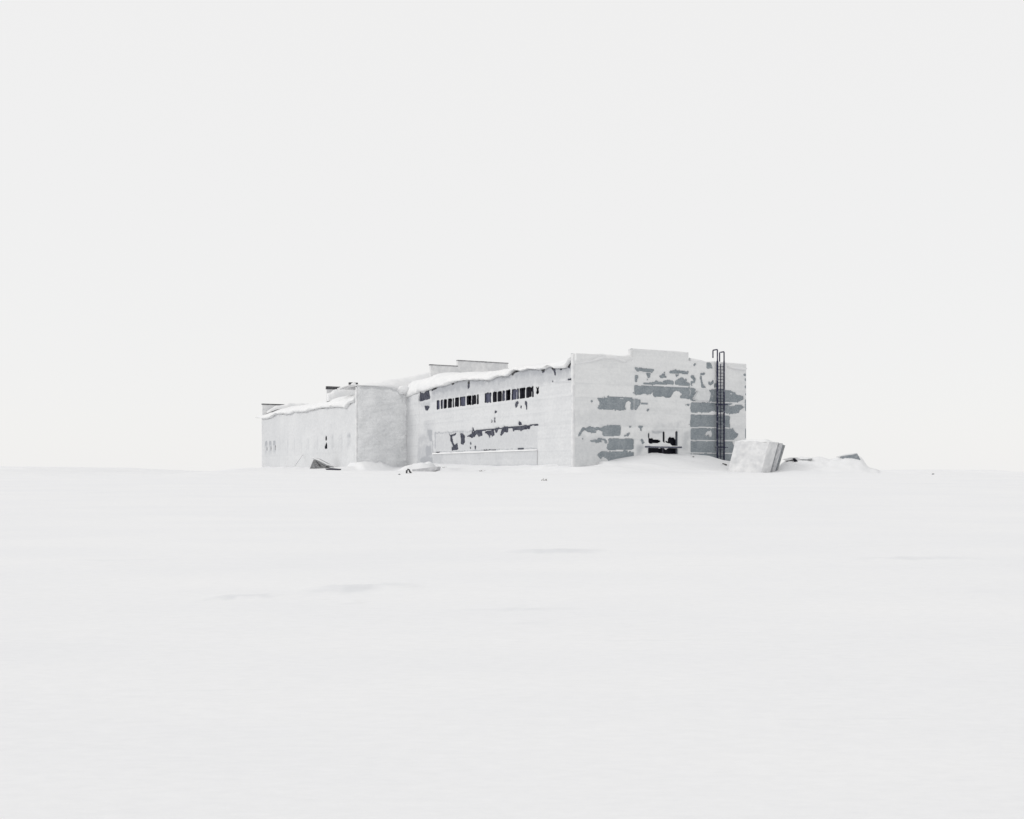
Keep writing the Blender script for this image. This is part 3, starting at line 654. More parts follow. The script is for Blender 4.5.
sthick = [(ledge_white[0], .10), (S_([(408, 396), (420, 394), (420, 466), (408, 467)]), .14), ([(0, 4.5), (29.6, 4.5), (29.6, 5.6), (0, 5.6)], .03), ([(6.1, ZB), (0, ZB), (0, 7.0), (6.1, 7.0)], .04)]
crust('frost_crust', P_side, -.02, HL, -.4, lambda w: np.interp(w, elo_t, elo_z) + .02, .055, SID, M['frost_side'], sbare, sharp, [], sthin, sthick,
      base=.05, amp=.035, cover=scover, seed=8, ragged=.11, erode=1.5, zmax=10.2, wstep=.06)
# projecting ledge under the recess, with snow on it
lz = side_px(487, 450.9)[1]
lg = MB()
q = [(6.2, .0), (30.2, .0), (30.2, .12), (6.2, .12)]
lg.hexa([P_side(a, ZB, n) for a, n in q], [P_side(a, lz - .12, n) for a, n in q])
LED = lg.build('plinth_ledge', M['parapet'], BLD)
crust('frost_crust', lambda w, z, n: P_side(w, z, .12 + np.asarray(n)), 6.2, 30.2, -.4, lambda w: w * 0 + lz - .10, .07, LED, M['frost_side'], [], [], [], [(S_([(434, 454), (445, 454), (443, 463), (434, 463)]), .4)], [],
      base=.04, amp=.03, cover=lambda w, z: np.clip(scover(w, z) - .22, 0, 1), seed=18, zmax=2.4)
ridge('ledge_snow', [(6.2, -.08, lz - .13, .12), (14, -.08, lz - .13, .17), (22, -.08, lz - .13, .16), (30.2, -.08, lz - .13, .18)], .13, LED, M['snow'], 29)

# ---- firewall standing above the hall roof
def stepped_wall(t0, parts, parent, lab=None):
    """parts: (s0, s1, z0, z1) butted end to end"""
    ws = []; zs = []
    for a, b, c, d in parts: ws += [a, b]; zs += [c, d]
    w = wall_slab('parapet_wall', lambda w_, z, n: W(t0 - np.asarray(n, float), w_, z), ws, zs, lambda w_, z: any(a < w_ < b and c < z < d for a, b, c, d in parts), .35, M['rime'], parent)
    cp = MB()
    for a, b, c, d in parts: cp.tsz(t0 - .06, t0 + .41, a + (-.06 if a == parts[0][0] else .004), b + .04, d + .002, d + .11)
    cp.build('coping', M['coping'], w)
    if lab: tag(w, lab)
    return w
FW_T = 34.5
s_a = gable_px(457.6, 360, FW_T)[0]; s_b = gable_px(508, 362, FW_T)[0]; s_0 = gable_px(430.5, 364, FW_T)[0] + .02
z_l = gable_px(444, 365.2, FW_T)[1]; z_h = gable_px(480, 361.4, FW_T)[1]
stepped_wall(FW_T, [(s_0, s_a, 9, z_l - .08), (s_a, s_b, 9, z_h - .08), (s_b, 13.2, 9, z_l - .08)], BLD, 'stepped fire wall rising above the roof snow')

# ---- roof snow: a thick soft blanket with a ragged overhanging lip
def roof_blanket(name, parent, t0, t1, s_wall, tl, zl, th, zh, width, seed, plate, step=.16, over=.32, lipn=1.0):
    ts = np.arange(t0, t1 + 1e-6, step)
    lo = np.interp(ts, tl, zl); hi = np.interp(ts, th, zh); hi = np.maximum(hi, lo + .25)
    d = hi - lo
    nz = lambda k, fq, am: am * (fbm(ts * fq, ts * 0 + k * 1.7, 3, seed + k) - .5) * 2
    sec = [(.30, -.02), (-over * .7, -.02), (-over, .03), (-over - .05, .12), (-over * .85, .25), (-over * .3, .46), (.35, .68), (.9, .86), (1.8, .97), (2.8, 1.0), (3.5, 1.0), (6.0, 1.0), (width * .5, 1.0), (width * .85, .95), (width, .6), (width + .2, -.1)]
    lo = lo + .20 * (fbm(ts * 1.05, ts * 0 + 9.1, 3, seed + 31) - .5) * lipn
    V = []
    s_wall = np.interp(ts, *s_wall) if isinstance(s_wall, tuple) else s_wall
    for k, (s, q) in enumerate(sec):
        mid = 1 if 1 <= k <= 8 else .3
        ss = s + nz(k * .35, .8, .13 * mid) + nz(k * 1.3 + 20, 2.6, .07 * mid); zz = lo + d * q + nz(k * .9 + 5, .7, (.10 if k > 1 else .02)) * np.minimum(1, d) * (1 if k < 9 else .4) + nz(k * 2.1 + 50, 2.4, (.075 if k > 1 else .05)) * (1 if k < 10 else .5)
        V.append(W(ts, s_wall + ss, zz))
    V = np.stack(V, 1); n, m = len(ts), len(sec); idx = np.arange(n * m).reshape(n, m)
    Fq = np.stack([idx[:-1, :-1], idx[1:, :-1], idx[1:, 1:], idx[:-1, 1:]], -1).reshape(-1, 4)
    fl = [tuple(f) for f in Fq] + [tuple(idx[0]), tuple(idx[-1][::-1])]
    return obj(name, V.reshape(-1, 3), fl, M['snow'], parent, smooth=True)

def roof(t0, t1, s0, s1, z):
    mb = MB(); mb.tsz(t0, t1, s0, s1, z - .25, z); return mb.build('roof', M['roofing'], BLD)
RF = roof(.36, HL - .01, -.02, GW - .36, 9.72)
# keep the blanket below the stepped gable and in front of the fire wall
hi_t, hi_z = tab([side_px(*p) for p in [(431.5, 371.4), (427, 372.8), (424, 374.3), (415, 376.6), (408, 378.2), (404, 379.4), (398, 381.2)]])
k_ = ehi_t < 30.0
all_hi_t = np.concatenate([ehi_t[k_], hi_t]); all_hi_z = np.concatenate([ehi_z[k_], hi_z])
roof_blanket('roof_snow', RF, .37, HL + 1.2, 0, elo_t, elo_z, all_hi_t, all_hi_z, GW - .5, 41, None)

# ---- rear and far walls of the hall (closed shell)
mb = MB(); mb.tsz(.36, HL + .5, GW - .35, GW, ZB, 9.75); mb.build('rear_wall', M['parapet'], BLD)

# ---- wing: end wall, long side, gables
ZE = 10.15
END = wall_slab('wing_end_wall', P_end, [WS, -.4], [ZB, ZE], lambda w, z: True, .35, M['wall'], BLD)
mb = MB(); mb.tsz(HL, HL + .35, -.4, 0.5, ZB, 9.4); mb.build('wing_end_return', M['wall'], BLD)
def ecover(w, z):
    n = fbm(w * .8, z * .9, 5, 501); h = fbm(w * .9 + z * .5, z * 3.2 - w * .4, 4, 511)
    c = .66 + .75 * (n - .5) + .55 * (h - .5) - .20 * np.exp(-((w + 1.0) / 1.6) ** 2) * (z < 4) - .10 * np.exp(-((w + 3.4) / .8) ** 2)
    c = c + .35 * np.exp(-((w - WS) / .35) ** 2)
    return np.clip(c, 0, 1)
et_w, et_z = zip(*[gable_px(*p, t=HL) for p in [(357, 385.6), (370, 385.8), (380, 386.2), (390, 386.9), (394, 387.6), (398, 389.2), (402, 392.2), (405, 395.5), (408.5, 398)]])
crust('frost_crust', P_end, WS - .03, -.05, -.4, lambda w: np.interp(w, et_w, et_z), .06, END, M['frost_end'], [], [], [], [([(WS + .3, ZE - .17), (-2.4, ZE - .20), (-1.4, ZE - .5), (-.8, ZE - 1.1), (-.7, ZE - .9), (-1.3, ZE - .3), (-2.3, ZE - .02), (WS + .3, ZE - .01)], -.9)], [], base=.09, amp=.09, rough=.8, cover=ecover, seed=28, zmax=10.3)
def end_drift():
    pts = [(356.5, 385.0, 385.6), (363, 384.6, 385.7), (372, 383.8, 386.0), (380, 382.6, 386.6), (387, 381.2, 386.9), (394, 379.9, 387.8), (400, 379.0, 390.2), (405, 378.2, 394.2), (412, 377.2, 397.5), (418, 375.8, 398), (425, 374, 398.5), (431, 372.6, 399), (438, 372.6, 399), (446, 373.4, 399)]
    A = np.array([(gable_px(x, yl, HL)[0], gable_px(x, yl, HL)[1], gable_px(x, yh, HL + 1.6)[1]) for x, yh, yl in pts])
    ws = np.arange(WS - .1, A[-1, 0] + 1e-6, .10)
    zl = np.interp(ws, A[:, 0], A[:, 1]); zh = np.interp(ws, A[:, 0], A[:, 2]); zh = np.maximum(zh, zl + .06)
    sec = [(.12, -.12), (-.10, -.04), (-.17, .06), (-.12, .18), (.10, .34), (.40, .52), (.8, .74), (1.25, .93), (1.7, 1.0), (2.6, .98), (4.2, .7), (6.0, -.2)]
    V = []
    for k, (dt, q) in enumerate(sec):
        n1 = (fbm(ws * 1.5, ws * 0 + k * .55, 4, 91) - .5)
        V.append(W(HL + dt + .16 * n1, ws, zl + (zh - zl) * q + .30 * n1 * np.clip(zh - zl, 0, .6) * (1 if k > 1 else .4)))
    V = np.stack(V, 1); n, m = len(ws), len(sec); idx = np.arange(n * m).reshape(n, m)
    Fq = np.stack([idx[:-1, :-1], idx[1:, :-1], idx[1:, 1:], idx[:-1, 1:]], -1).reshape(-1, 4)
    obj('end_wall_snow', V.reshape(-1, 3), [tuple(f[::-1]) for f in Fq] + [tuple(idx[0]), tuple(idx[-1][::-1])], M['snow'], END, smooth=True)
end_drift()
# the snow lump hanging where the end wall meets the hall
def lump(name, c, r, parent, mat, seed, n=14):
    V = []; 
    for i in range(n + 1):
        th = math.pi * i / n
        for j in range(2 * n):
            ph = math.pi * j / n
            d = np.array([math.sin(th) * math.cos(ph), math.sin(th) * math.sin(ph), math.cos(th)])
            k = .85 + .35 * float(fbm(np.array(d[0] * 1.1 + d[2] * .7 + 5), np.array(d[1] * 1.6 - d[2] + 9), 3, seed))
            V.append(W(c[0] + r[0] * d[0] * k, c[1] + r[1] * d[1] * k, c[2] + r[2] * d[2] * k))
    m = 2 * n; Fc = []
    for i in range(n):
        for j in range(m): Fc.append((i * m + j, i * m + (j + 1) % m, (i + 1) * m + (j + 1) % m, (i + 1) * m + j))
    return obj(name, np.array(V), Fc, mat, parent, smooth=True)
cw, cz_ = gable_px(403, 391, HL)
lump('snow_lump', (HL + .05, cw + .1, cz_ + .1), (.6, .95, .55), END, M['snow'], 5)

# wing long side with its frosted windows
wlist = [(266.6, 0), (270.6, 0), (274.8, 0), (280.2, 2), (287, 2), (294, 2), (301, 2), (308, 2), (316.5, 2), (326.4, 1), (333.2, 3), (341, 2), (349.3, 3)]
wh = []
for px, k in wlist:
    t_ = side_px(px, 440, WS)[0]; wh.append((t_ - .62, t_ + .62, 2.95, 4.62, k, px))
wx = [HL + .36, WT]; wz = [ZB, 8.45]
for h in wh: wx += [h[0], h[1]]; wz += [h[2], h[3]]
WNG = wall_slab('wing_side_wall', P_wng, wx, wz, lambda w, z: not any(h[0] < w < h[1] and h[2] < z < h[3] for h in wh), .3, M['wall'], BLD)
nbare = []; nthin = []
for a, b, z0, z1, k, px in wh:
    mb = MB(); q = [(a - .15, -.5), (b + .15, -.5), (b + .15, -.34), (a - .15, -.34)]
    mb.hexa([P_wng(c, z0 - .15, n) for c, n in q], [P_wng(c, z1 + .15, n) for c, n in q])
    wn = mb.build('window', M['bluish' if k == 0 else 'dark'], BLD)
    fr = MB(); q = [(a + .59, -.2), (a + .65, -.2), (a + .65, -.1), (a + .59, -.1)]
    fr.hexa([P_wng(c, z0 + .002, n) for c, n in q], [P_wng(c, z1 - .002, n) for c, n in q]); fr.build('frame', M['frame'], wn)
    c = (a + b) / 2
    if k == 0:
        nthin.append(([(c - .60, z1 - .62), (c + .60, z1 - .58), (c + .55, z1 - .02), (c - .5, z1 - .0)], -1.2))
        nthin.append(([(a, z0 - .2), (b, z0 - .2), (b, z1 - .45), (a, z1 - .45)], .42))
        nbare.append([(c - .45, z0 + .3), (c - .28, z0 + .2), (c - .26, z0 + 1.0), (c - .42, z0 + .9)])
    elif k == 1:
        tag(wn, 'least frosted window of the wing')
        nbare.append([(c - .30, z1 - .50), (c + .25, z1 - .55), (c + .28, z1 - .12), (c - .10, z1 + .0), (c - .3, z1 - .1)])
        nbare.append([(c + .55, z0 + .05), (c - .40, z0 + .02), (c - .45, z0 + .55), (c - .1, z0 + .85), (c + .2, z0 + .6), (c + .5, z0 + .35)])
    elif k == 3:
        nthin.append(([(c - .35, z1 - .45), (c + .3, z1 - .45), (c + .3, z1 - .05), (c - .3, z1 - .05)], -.25)); nthin.append(([(a + .1, z0), (b - .1, z0), (b - .1, z1 - .5), (a + .1, z1 - .5)], .62))
    else:
        nthin.append(([(a, z0 - .3), (a + .35, z0 - .3), (a + .35, z1), (a, z1)], .58)); nthin.append(([(b - .25, z0), (b, z0), (b, z1), (b - .25, z1)], .66))
wing_lo = [(256, 417.5), (262.5, 418.2), (268, 418.6), (271.5, 417.6), (275, 415.3), (278, 413.7), (283, 414), (288, 414.2), (292, 413.4), (296, 411.6), (304, 412), (308, 411.2), (312, 409.9), (320, 408.4), (330, 407.5), (340, 406.8), (345, 407.2), (347, 408.2), (349, 405.5), (352, 403), (356.5, 400.6)]
wing_hi = [(256, 413.8), (262, 412.6), (268, 410.5), (275, 408.2), (282, 406.2), (290, 404.6), (300, 403.2), (312, 400.6), (320, 398.4), (327, 396.5), (335, 395), (345, 393.3), (357, 391.2)]
wlo_t, wlo_z = tab([side_px(*p, s=WS) for p in wing_lo]); whi_t, whi_z = tab([side_px(*p, s=WS) for p in wing_hi])
def wcover(w, z):
    n = fbm(w * .3, z * .45, 5, 601); st = fbm(w * 1.3, z * .22, 3, 611)
    c = .90 + .30 * (n - .5) + .14 * (st - .5) - .08 * np.exp(-((z - 2.4) / .12) ** 2) * (w > 45)
    return np.clip(c - .10 * (w > 70), 0, 1)
crust('frost_crust', P_wng, HL + .02, WT, -.4, lambda w: np.interp(w, wlo_t, wlo_z) + .02, .075, WNG, M['frost_side'], nbare, [], [], nthin, [], base=.06, amp=.04, cover=wcover, seed=38, ragged=.10, zmax=8.8, wstep=.09)
corner_rime(HL + .03, WS - .02, -.5, 10.1, .16, BLD, 9, M['rime'])
WR = roof(HL + .36, WT - .35, WS - .02, GW - 7.4, 8.42)
roof_blanket('roof_snow', WR, HL + .37, WT + 2.3, WS, wlo_t, wlo_z, whi_t, whi_z, 19.0, 71, None, step=.25, over=.40)
mb = MB(); mb.tsz(HL + .36, WT, GW - 7.35, GW - 7.0, ZB, 8.45); mb.build('rear_wall', M['parapet'], BLD)
mb = MB(); mb.tsz(HL, HL + .35, .5, GW - 7.0, ZB, 10.1); mb.build('partition_wall', M['wall'], BLD)
# parapets over the wing roof
t_m = side_px(327, 386, WS)[0]; s_m = gable_px(349.6, 383, t_m)[0]
z_m1 = side_px(327, 386.2, WS)[1]; z_m2 = gable_px(352, 382.6, t_m)[1]
MW = stepped_wall(t_m, [(WS, s_m, 8.5, z_m1 - .38), (s_m, s_m + 7, 8.5, z_m2 - .28)], BLD, 'stepped dark-topped parapet across the wing roof')
fl = MB(); fl.tsz(t_m - .10, t_m + .3, WS - .07, WS + 1.75, z_m1 - .34, z_m1 + .0); fl.build('flashing', M['dark_board'], MW); fl = MB(); fl.tsz(t_m - .10, t_m + .3, s_m - .05, s_m + 1.1, z_m2 - .22, z_m2 + .02)
fl.build('flashing', M['dark_board'], MW)
def drape(pts, half, parent, seed, mat='snow'): return ridge('parapet_snow', pts, half, parent, M[mat], seed)
drape([(t_m - .1, WS + 1.3, z_m1 - .40, .25), (t_m - .1, WS + 2.2, z_m1 - .35, .45), (t_m - .1, s_m + .2, z_m1 - .3, .55)], .35, MW, 81)
drape([(t_m - .55, WS - .1, z_m1 - 1.9, 1.0), (t_m - .7, WS + 1.2, z_m1 - 1.9, 1.35), (t_m - .6, WS + 2.6, z_m1 - 1.8, 1.8), (t_m - .6, WS + 3.6, z_m1 - 1.8, 2.1)], .60, MW, 82)
t_f = WT - .36; z_f = side_px(264.8, 403.4, WS)[1]
FWL = wall_slab('wing_far_gable', lambda w_, z, n: W(t_f - np.asarray(n, float), w_, z), [WS, GW - 7.0], [ZB, z_f - .10], lambda w_, z: True, .35, M['rime'], BLD)
cp = MB(); cp.tsz(t_f - .10, t_f + .42, WS - .06, WS + 4.0, z_f - .095, z_f + .05); cp.build('coping', M['dark_board'], FWL)
drape([(t_f - .2, WS + .6, z_f - 1.4, .3), (t_f - .3, WS + 2.0, z_f - .8, .55), (t_f - .4, WS + 4.0, z_f - .55, .75), (t_f - .4, WS + 8.0, z_f - .5, .7)], .6, FWL, 83)

# ---- steel ladder on the gable
lw0, lw1 = gable_px(717.5, 400, -.28)[0], gable_px(724.2, 400, -.28)[0]
zt = gable_px(718, 349, -.28)[1]
LAD = empty('fire_ladder', (0, 0, 0)); LAD.parent = BLD
lp = W(-.28, (lw0 + lw1) / 2, 1.2); LAD.location = lp - world_origin(BLD)
LAD.name = 'fire_ladder'
for w_, r_ in ((lw0, .068), (lw1, .052)):
    mb = MB(); q = [(w_ - r_, .20), (w_ + r_, .20), (w_ + r_, .32), (w_ - r_, .32)]
    mb.hexa([P_gab(a, .2, n) for a, n in q], [P_gab(a, 10.75, n) for a, n in q]); mb.build('rail', M['steel'], LAD)
    h = MB(); top = zt - .05 if w_ == lw0 else zt - .22
    pts = [P_gab(w_, 10.70, .26), P_gab(w_, top - .04, .26), P_gab(w_, top, .22), P_gab(w_, top, -.36), P_gab(w_, top - .05, -.40), P_gab(w_, top - .75 if w_ == lw0 else 10.6, -.40)]
    h.tube(pts, .066, 6); h.build('handrail', M['steel'], LAD)
mb = MB(); wm = gable_px(721.2, 400, -.20)[0]
mb.tube([P_gab(wm, .3, .12), P_gab(wm, 10.5, .12)], .034, 6); mb.build('safety_rod', M['steel'], LAD)
zz = .9
while zz < 10.5:
    mb = MB(); mb.tube([P_gab(lw0 + .075, zz, .26), P_gab(lw1 - .062, zz, .26)], .026, 6); mb.build('rung', M['steel'], LAD); zz += .31
for zb in (gable_px(721, 447.3, -.28)[1], gable_px(721, 404.5, -.28)[1]):
    mb = MB()
    q = [(lw0 - .1, .335), (lw1 + .42, .335), (lw1 + .42, .37), (lw0 - .1, .37)]
    mb.hexa([P_gab(a, zb - .04, n) for a, n in q], [P_gab(a, zb + .04, n) for a, n in q]); mb.build('bracket', M['steel'], LAD)
    for w_ in (lw0, lw1):
        mb = MB()
        q = [(w_ - .03, -.02), (w_ + .03, -.02), (w_ + .03, .198), (w_ - .03, .198)]
        mb.hexa([P_gab(a, zb - .03, n) for a, n in q], [P_gab(a, zb + .03, n) for a, n in q]); mb.build('bracket', M['steel'], LAD)

# ------------------------------------------------------------------ loose things in the snow
def at(px, py, Y): return np.array([ground_xy(px, Y), Y, (HY - py) / F * Y + EYE])

# tilted block of slabs right of the gable
Yb = 92.6
fl_, fr_ = at(727, 474, Yb + .6), at(760.5, 474, Yb - 1.0)
u = fr_ - fl_; u[2] = 0; u /= np.linalg.norm(u)
nrm = np.array([-u[1], u[0], 0]); nrm = nrm if nrm[1] > 0 else -nrm            # into the picture
sd = at(776.5, 474, Yb + .9) - fr_; sd[2] = 0
SL = empty('concrete_block', fl_ * [1, 1, 0] + [0, 0, gz(fl_[0], fl_[1])])
tag(SL, 'tilted snow-plastered concrete block with ribbed grey right edge beside the ladder', 'concrete block')
wfront = np.linalg.norm((fr_ - fl_)[:2]); lean = u * .78 + np.array([0, 0, 0])
hgt = at(745, 441.2, Yb)[2] - fl_[2]
def slab(a0, a1, d0, d1, h0, h1, mat, name, bulge=.03, seed=1, nx=22, nz=20):
    """a leaning slab: a along the front, d = fraction back along the side, rough front skin"""
    mb = []; V = []; Fc = []
    A = np.linspace(a0, a1, nx); Zs = np.linspace(0, 1, nz)
    G1 = []
    for d, sg in ((d0, -1), (d1, 1)):
        g = np.zeros((nx, nz, 3))
        for i, a in enumerate(A):
            for j, z in enumerate(Zs):
                hloc = (h0 + (h1 - h0) * (a - a0) / max(1e-6, a1 - a0))
                edge = min(1, (1 - z) * 9)
                nn = bulge * 2 * (float(fbm(np.array(a * 1.4), np.array(z * 3.2), 4, seed)) - .5)
                p = fl_ + u * a + sd * d + lean * z + np.array([0, 0, 1]) * (z * hloc * (1 + .02 * math.sin(a * 3 + seed)))
                p = p - nrm * sg * -1 * nn * edge if sg < 0 else p
                if z == 1: p = p + u * .0
                g[i, j] = p
        G1.append(g)
    V = np.concatenate([G1[0].reshape(-1, 3), G1[1].reshape(-1, 3)]); n = nx * nz
    I = np.arange(n).reshape(nx, nz)
    for i in range(nx - 1):
        for j in range(nz - 1):
            Fc.append((I[i, j], I[i + 1, j], I[i + 1, j + 1], I[i, j + 1])); Fc.append((n + I[i, j], n + I[i, j + 1], n + I[i + 1, j + 1], n + I[i + 1, j]))
    for j in range(nz - 1):
        Fc.append((I[0, j], I[0, j + 1], n + I[0, j + 1], n + I[0, j])); Fc.append((I[-1, j], n + I[-1, j], n + I[-1, j + 1], I[-1, j + 1]))
    for i in range(nx - 1):
        Fc.append((I[i, -1], I[i + 1, -1], n + I[i + 1, -1], n + I[i, -1])); Fc.append((I[i, 0], n + I[i, 0], n + I[i + 1, 0], I[i + 1, 0]))
    return obj(name, V, Fc, mat, SL, smooth=False)
slab(0, wfront, 0, .20, hgt, hgt * .97, M['rime'], 'front_slab', .12, 3)
slab(.15, wfront - .03, .205, .60, hgt * .97, hgt * .955, M['rime'], 'middle_slab', .02, 4)
slab(.15, wfront - .09,   .605, .66, hgt * .96, hgt * .94, M['blue_concrete'], 'dark_slab', .02, 5)
slab(.15, wfront + .02, .665, .85, hgt * .95, hgt * .93, M['pale_concrete'], 'rear_slab', .02, 6)
slab(.15, wfront - .02, .855, .93, hgt * .94, hgt * .91, M['blue_concrete'], 'back_slab', .02, 7)
slab(.15, wfront + .03, .935, 1.0, hgt * .94, hgt * .90, M['concrete'], 'outer_slab', .02, 8)
# snow cap
ca, cb = fl_ + lean + np.array([0, 0, hgt]), fr_ + lean + np.array([0, 0, hgt * .97])
gx = np.linspace(-.02, 1.0, 30); gy = np.linspace(.005, .98, 14); V = []
for a in gx:
    for b in gy:
        hcap = .30 * min(1, (b + .03) * 5, (1.02 - b) * 3, (a + .03) * 7, (1.01 - a) * 5) * (.6 + .8 * float(fbm(np.array(a * 4), np.array(b * 3), 3, 15)))
        V.append(ca + (cb - ca) * a + sd * b * .97 + np.array([0, 0, hcap - .085 - b * .17]))
I = np.arange(30 * 14).reshape(30, 14); Fq = np.stack([I[:-1, :-1], I[1:, :-1], I[1:, 1:], I[:-1, 1:]], -1).reshape(-1, 4)
obj('snow_cap', np.array(V), Fq, M['snow'], SL, smooth=True)

def prism(name, poly, Y, depth, mat, parent=None, shift=(0, 0), loc=None, jitter=.0):
    """solid whose near outline is given by sightings at distance Y, running back by depth"""
    n = len(poly); V = [at(x, y, Y) for x, y in poly]; back = np.array([shift[0], depth, shift[1]])
    V += [p + back for p in V]
    Fc = [tuple(range(n)), tuple(range(2 * n - 1, n - 1, -1))] + [((i + 1) % n, i, n + i, n + (i + 1) % n) for i in range(n)]
    if loc is None and parent is None: loc = np.mean([V[i] for i in range(n)], 0)
    return obj(name, V, Fc, mat, parent, loc)

# broken board by the wing
Yd = hit(318, 468.6)
BR = empty('broken_board', at(325, 468.4, Yd)); tag(BR, 'dark broken board raised on one end under a strip of snow below the wing wall', 'board')
prism('board', [(309.6, 468.8), (313.5, 459.6), (318, 461), (322, 464.5), (326, 466.4), (324.5, 468.8)], Yd, 1.2, M['grey_board'], BR, (.5, -.2))
prism('slat', [(315.6, 461.2), (316.6, 461.5), (321.5, 466.6), (319.8, 466.6)], Yd - .06, .05, M['dark_board'], BR)
prism('slat', [(312.2, 464.2), (313.0, 462.4), (315.2, 467.8), (313.6, 467.9)], Yd - .06, .05, M['concrete'], BR)
prism('batten', [(312.6, 458.5), (314.2, 457.6), (327, 464.2), (328.6, 466.4), (325.5, 465.9)], Yd - .05, 1.3, M['concrete'], BR, (.5, -.15))
mb = MB(); mb.tube([at(311.8, 457.4, Yd - .1), at(319, 460.0, Yd - .1), at(327.5, 464.4, Yd - .1), at(340, 467.6, Yd - .3)], [.05, .11, .10, .05], 8); mb.build('snow_strip', M['snow'], BR, smooth=True)
Yq = hit(331, 470.0)
PK = prism('dark_plank', [(325, 468.6), (329, 468.2), (338.6, 469.2), (337.5, 470.4), (327, 470.3)], Yq, .8, M['frame'], None, (.2, .03)); tag(PK, 'flat dark plank lying in the snow at the foot of the broken board', 'plank')
# leaning pole on the wing wall
Yl = hit(295, 465.5)
mb = MB(); mb.tube([at(295.0, 465.8, Yl), at(302.8, 454.8, side_px_Y(302.8) - .35)], [.045, .035], 6)
PO = mb.build('leaning_pole', M['pale_concrete'], None, at(295, 465.8, Yl)); tag(PO, 'thin grey pole leaning against the frosted wing wall', 'pole')
# bent pipe by the small snow bank
Yp = hit(408, 473.2)
mb = MB(); mb.tube([at(406.5, 474.2, Yp), at(406.8, 470.6, Yp), at(407.8, 469.3, Yp), at(409.2, 469.9, Yp), at(409.8, 471.6, Yp + .1), at(412, 474.0, Yp + .1)], [.07, .085, .08, .075, .09, .06], 7)
PI_ = mb.build('bent_pipe', M['dark_board'], None, at(407, 474, Yp)); tag(PI_, 'small dark bent pipe sticking out of the snow before the low bank', 'pipe')
Ys = hit(418, 471.4)
SB = prism('buried_slab', [(412, 469.4), (420, 468.6), (430, 467.4), (437, 466.6), (436, 470.4), (427, 472.6), (413, 474.0)], Ys, .9, M['pale_concrete'], None, (.3, .0)); tag(SB, 'long pale slab edge half buried in the low snow bank', 'slab')
# rubble on the mound at the right
Yr = hit(850, 457.8)
R1 = prism('concrete_slab', [(841, 456.6), (846, 455.9), (852, 455.2), (857.2, 453.9), (858.4, 455.4), (860.4, 459.4), (860.0, 461), (849.5, 460), (842, 458.4)], Yr, 1.2, M['blue_concrete'], None, (.1, .05)); tag(R1, 'flat grey slab jutting from the top of the snow mound at far right', 'slab')
mb = MB(); mb.tube([at(836, 456.9, Yr + .3), at(845, 455.2, Yr + .2), at(853, 454.2, Yr + .2), at(857.4, 453.5, Yr + .2)], [.05, .11, .12, .04], 8); mb.build('snow_cap', M['snow'], R1, smooth=True)
Yr = hit(795, 462)
R2 = prism('timber', [(792.5, 458.6), (794.5, 458.4), (797.4, 461.2), (797.2, 462.8), (794.6, 462.0)], Yr, .5, M['dark'], None, (.2, .05)); tag(R2, 'short black timber end poking from the mound beside the block', 'timber')
R3 = prism('buried_sheet', [(784, 459.6), (790, 457.6), (797, 457.4), (801, 459.0), (798, 460.4), (793, 459.6), (787, 460.6)], Yr + .3, 1.0, M['rime'], None, (.1, .03)); tag(R3, 'pale frosted sheet lying over the black timber end', 'sheet')
Yr = hit(807, 461)
R4 = prism('grey_sheet', [(801.5, 459.2), (807, 459.5), (812.5, 458.8), (811, 461.0), (806.5, 461.8), (803, 461.0)], Yr, .6, M['concrete'], None, (.1, .05)); tag(R4, 'grey sheet edge in the mound right of the black timber', 'sheet')
# little things
def stone(px, py, r, lab, seed=1):
    Y = hit(px, py + .5); V = []; c = at(px, py, Y); n = 7
    for i in range(n + 1):
        th = math.pi * i / n
        for j in range(10):
            ph = 2 * math.pi * j / 10; d = np.array([math.sin(th) * math.cos(ph), math.sin(th) * math.sin(ph), math.cos(th)])
            V.append(c + d * np.array([r * 1.3, r, r * .8]) * (.75 + .5 * float(vn(np.array(d[0] * 2 + seed), np.array(d[1] * 2 + d[2] * 3), seed))))
    Fc = [(i * 10 + j, i * 10 + (j + 1) % 10, (i + 1) * 10 + (j + 1) % 10, (i + 1) * 10 + j) for i in range(n) for j in range(10)]
    o = obj('stone', V, Fc, M['concrete'], None, c); tag(o, lab, 'stone'); return o
stone(399.3, 474.4, .08, 'tiny grey stone in the snow left of the bent pipe', 2)
stone(693.3, 456.6, .08, 'tiny grey stone on the drift right of the gable window', 3)
stone(933, 474, .08, 'tiny grey stone on the snow at the far right edge of the field', 4)
Yk = hit(724, 464.8)
mb = MB(); mb.tube([at(722.4, 463.4, Yk - .1), at(727.0, 465.0, Yk - .15)], [.05, .07], 6); PL = mb.build('dark_stake', M['dark_board'], None, at(724, 464, Yk)); tag(PL, 'short dark stake lying in the snow at the foot of the ladder', 'stake')
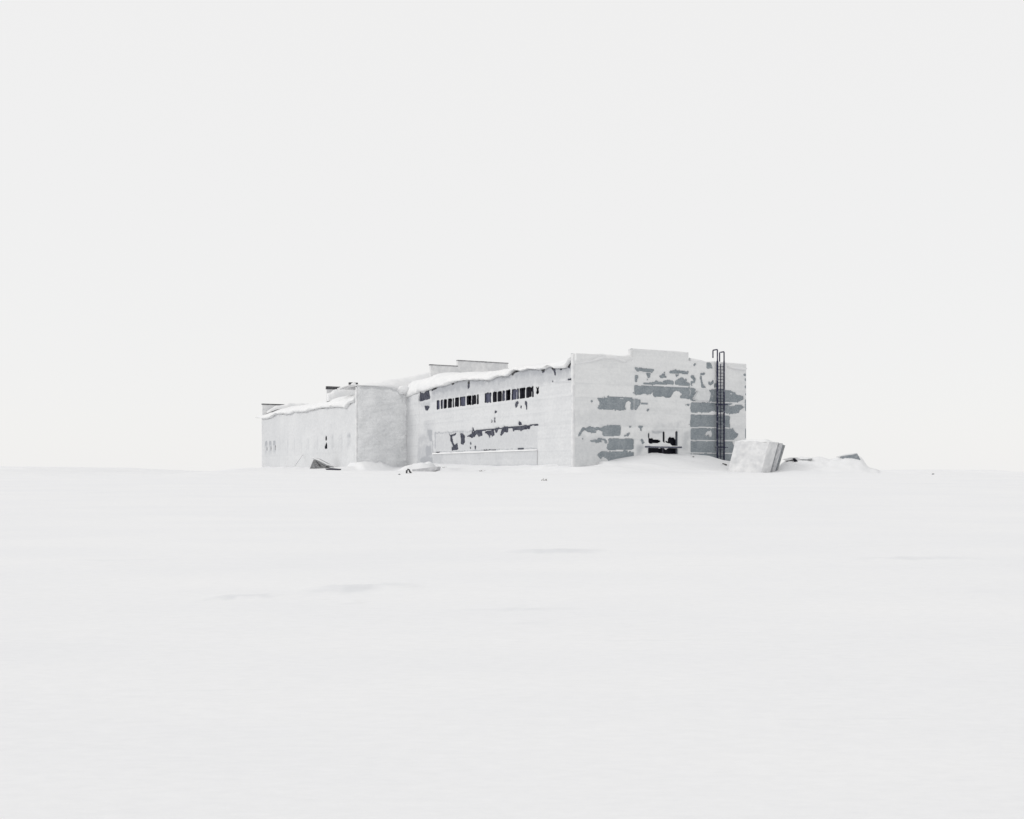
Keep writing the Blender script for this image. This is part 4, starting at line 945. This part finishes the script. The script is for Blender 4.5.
def tuft(px, py, n, h, lab, sp=.25):
    Y = hit(px, py); mb = MB(); c = at(px, py, Y); c[2] = gz(c[0], c[1])
    for i in range(n):
        b = c + np.array([random.uniform(-sp, sp), random.uniform(-.1, .1), -.08]); a = random.uniform(-.7, .7); L = h * random.uniform(.5, 1)
        mb.tube([b, b + np.array([math.sin(a) * L * .5, 0, math.cos(a) * L * .6]), b + np.array([math.sin(a) * L, random.uniform(-.05, .05), math.cos(a) * L * .8])], [.016, .014, .008], 4)
    o = mb.build('dry_grass_tuft', M['twig'], None, c); tag(o, lab, 'grass tuft', 'dry tufts poking through the snow')
tuft(544, 480.6, 12, .30, 'dry grass tuft in open snow below the corner of the hall', .28)
tuft(483, 471.2, 9, .28, 'dry grass tuft beside the plinth under the nearer ribbon window', .3)
tuft(445, 467.4, 7, .26, 'dry grass tuft right of the low snow bank', .22)

# ------------------------------------------------------------------ light
w = bpy.data.worlds.new('World'); scene.world = w; w.use_nodes = True
nt = w.node_tree; bg = nt.nodes['Background']
EL, AZ = math.radians(34), math.radians(-104)               # azimuth clockwise from +Y: light from the left, a little behind
sky = nt.nodes.new('ShaderNodeTexSky'); sky.sky_type = 'NISHITA'; sky.sun_disc = False
sky.sun_elevation = EL; sky.sun_rotation = AZ; sky.air_density = 1.0; sky.dust_density = 1.0
mx = nt.nodes.new('ShaderNodeMix'); mx.data_type = 'RGBA'; mx.inputs[0].default_value = .95
mx.inputs[7].default_value = (9.06, 9.0, 8.93, 1)          # the closed white cloud deck
nt.links.new(sky.outputs['Color'], mx.inputs[6]); nt.links.new(mx.outputs[2], bg.inputs['Color'])
bg.inputs['Strength'].default_value = .1
sd_ = bpy.data.lights.new('sun', 'SUN'); sd_.energy = 1.0; sd_.angle = math.radians(20); sd_.color = (1, .985, .965)
so = bpy.data.objects.new('sun', sd_); COL.objects.link(so)
from mathutils import Vector
to_sun = Vector((math.sin(AZ) * math.cos(EL), math.cos(AZ) * math.cos(EL), math.sin(EL)))
so.rotation_euler = (-to_sun).to_track_quat('-Z', 'Y').to_euler(); so.location = to_sun * 200

# ------------------------------------------------------------------ camera
cam = bpy.data.cameras.new('camera'); co = bpy.data.objects.new('camera', cam); COL.objects.link(co)
co.location = (0, 0, EYE); co.rotation_euler = (math.pi / 2, 0, 0)
cam.sensor_width = 36; cam.lens = 36 * F / 1024; cam.shift_y = (HY - 409.5) / 1024
cam.clip_start = .1; cam.clip_end = 20000
scene.camera = co
vs = scene.view_settings
vs.view_transform = 'Standard'; vs.look = 'None'; vs.exposure = 0; vs.gamma = 1; vs.use_curve_mapping = False
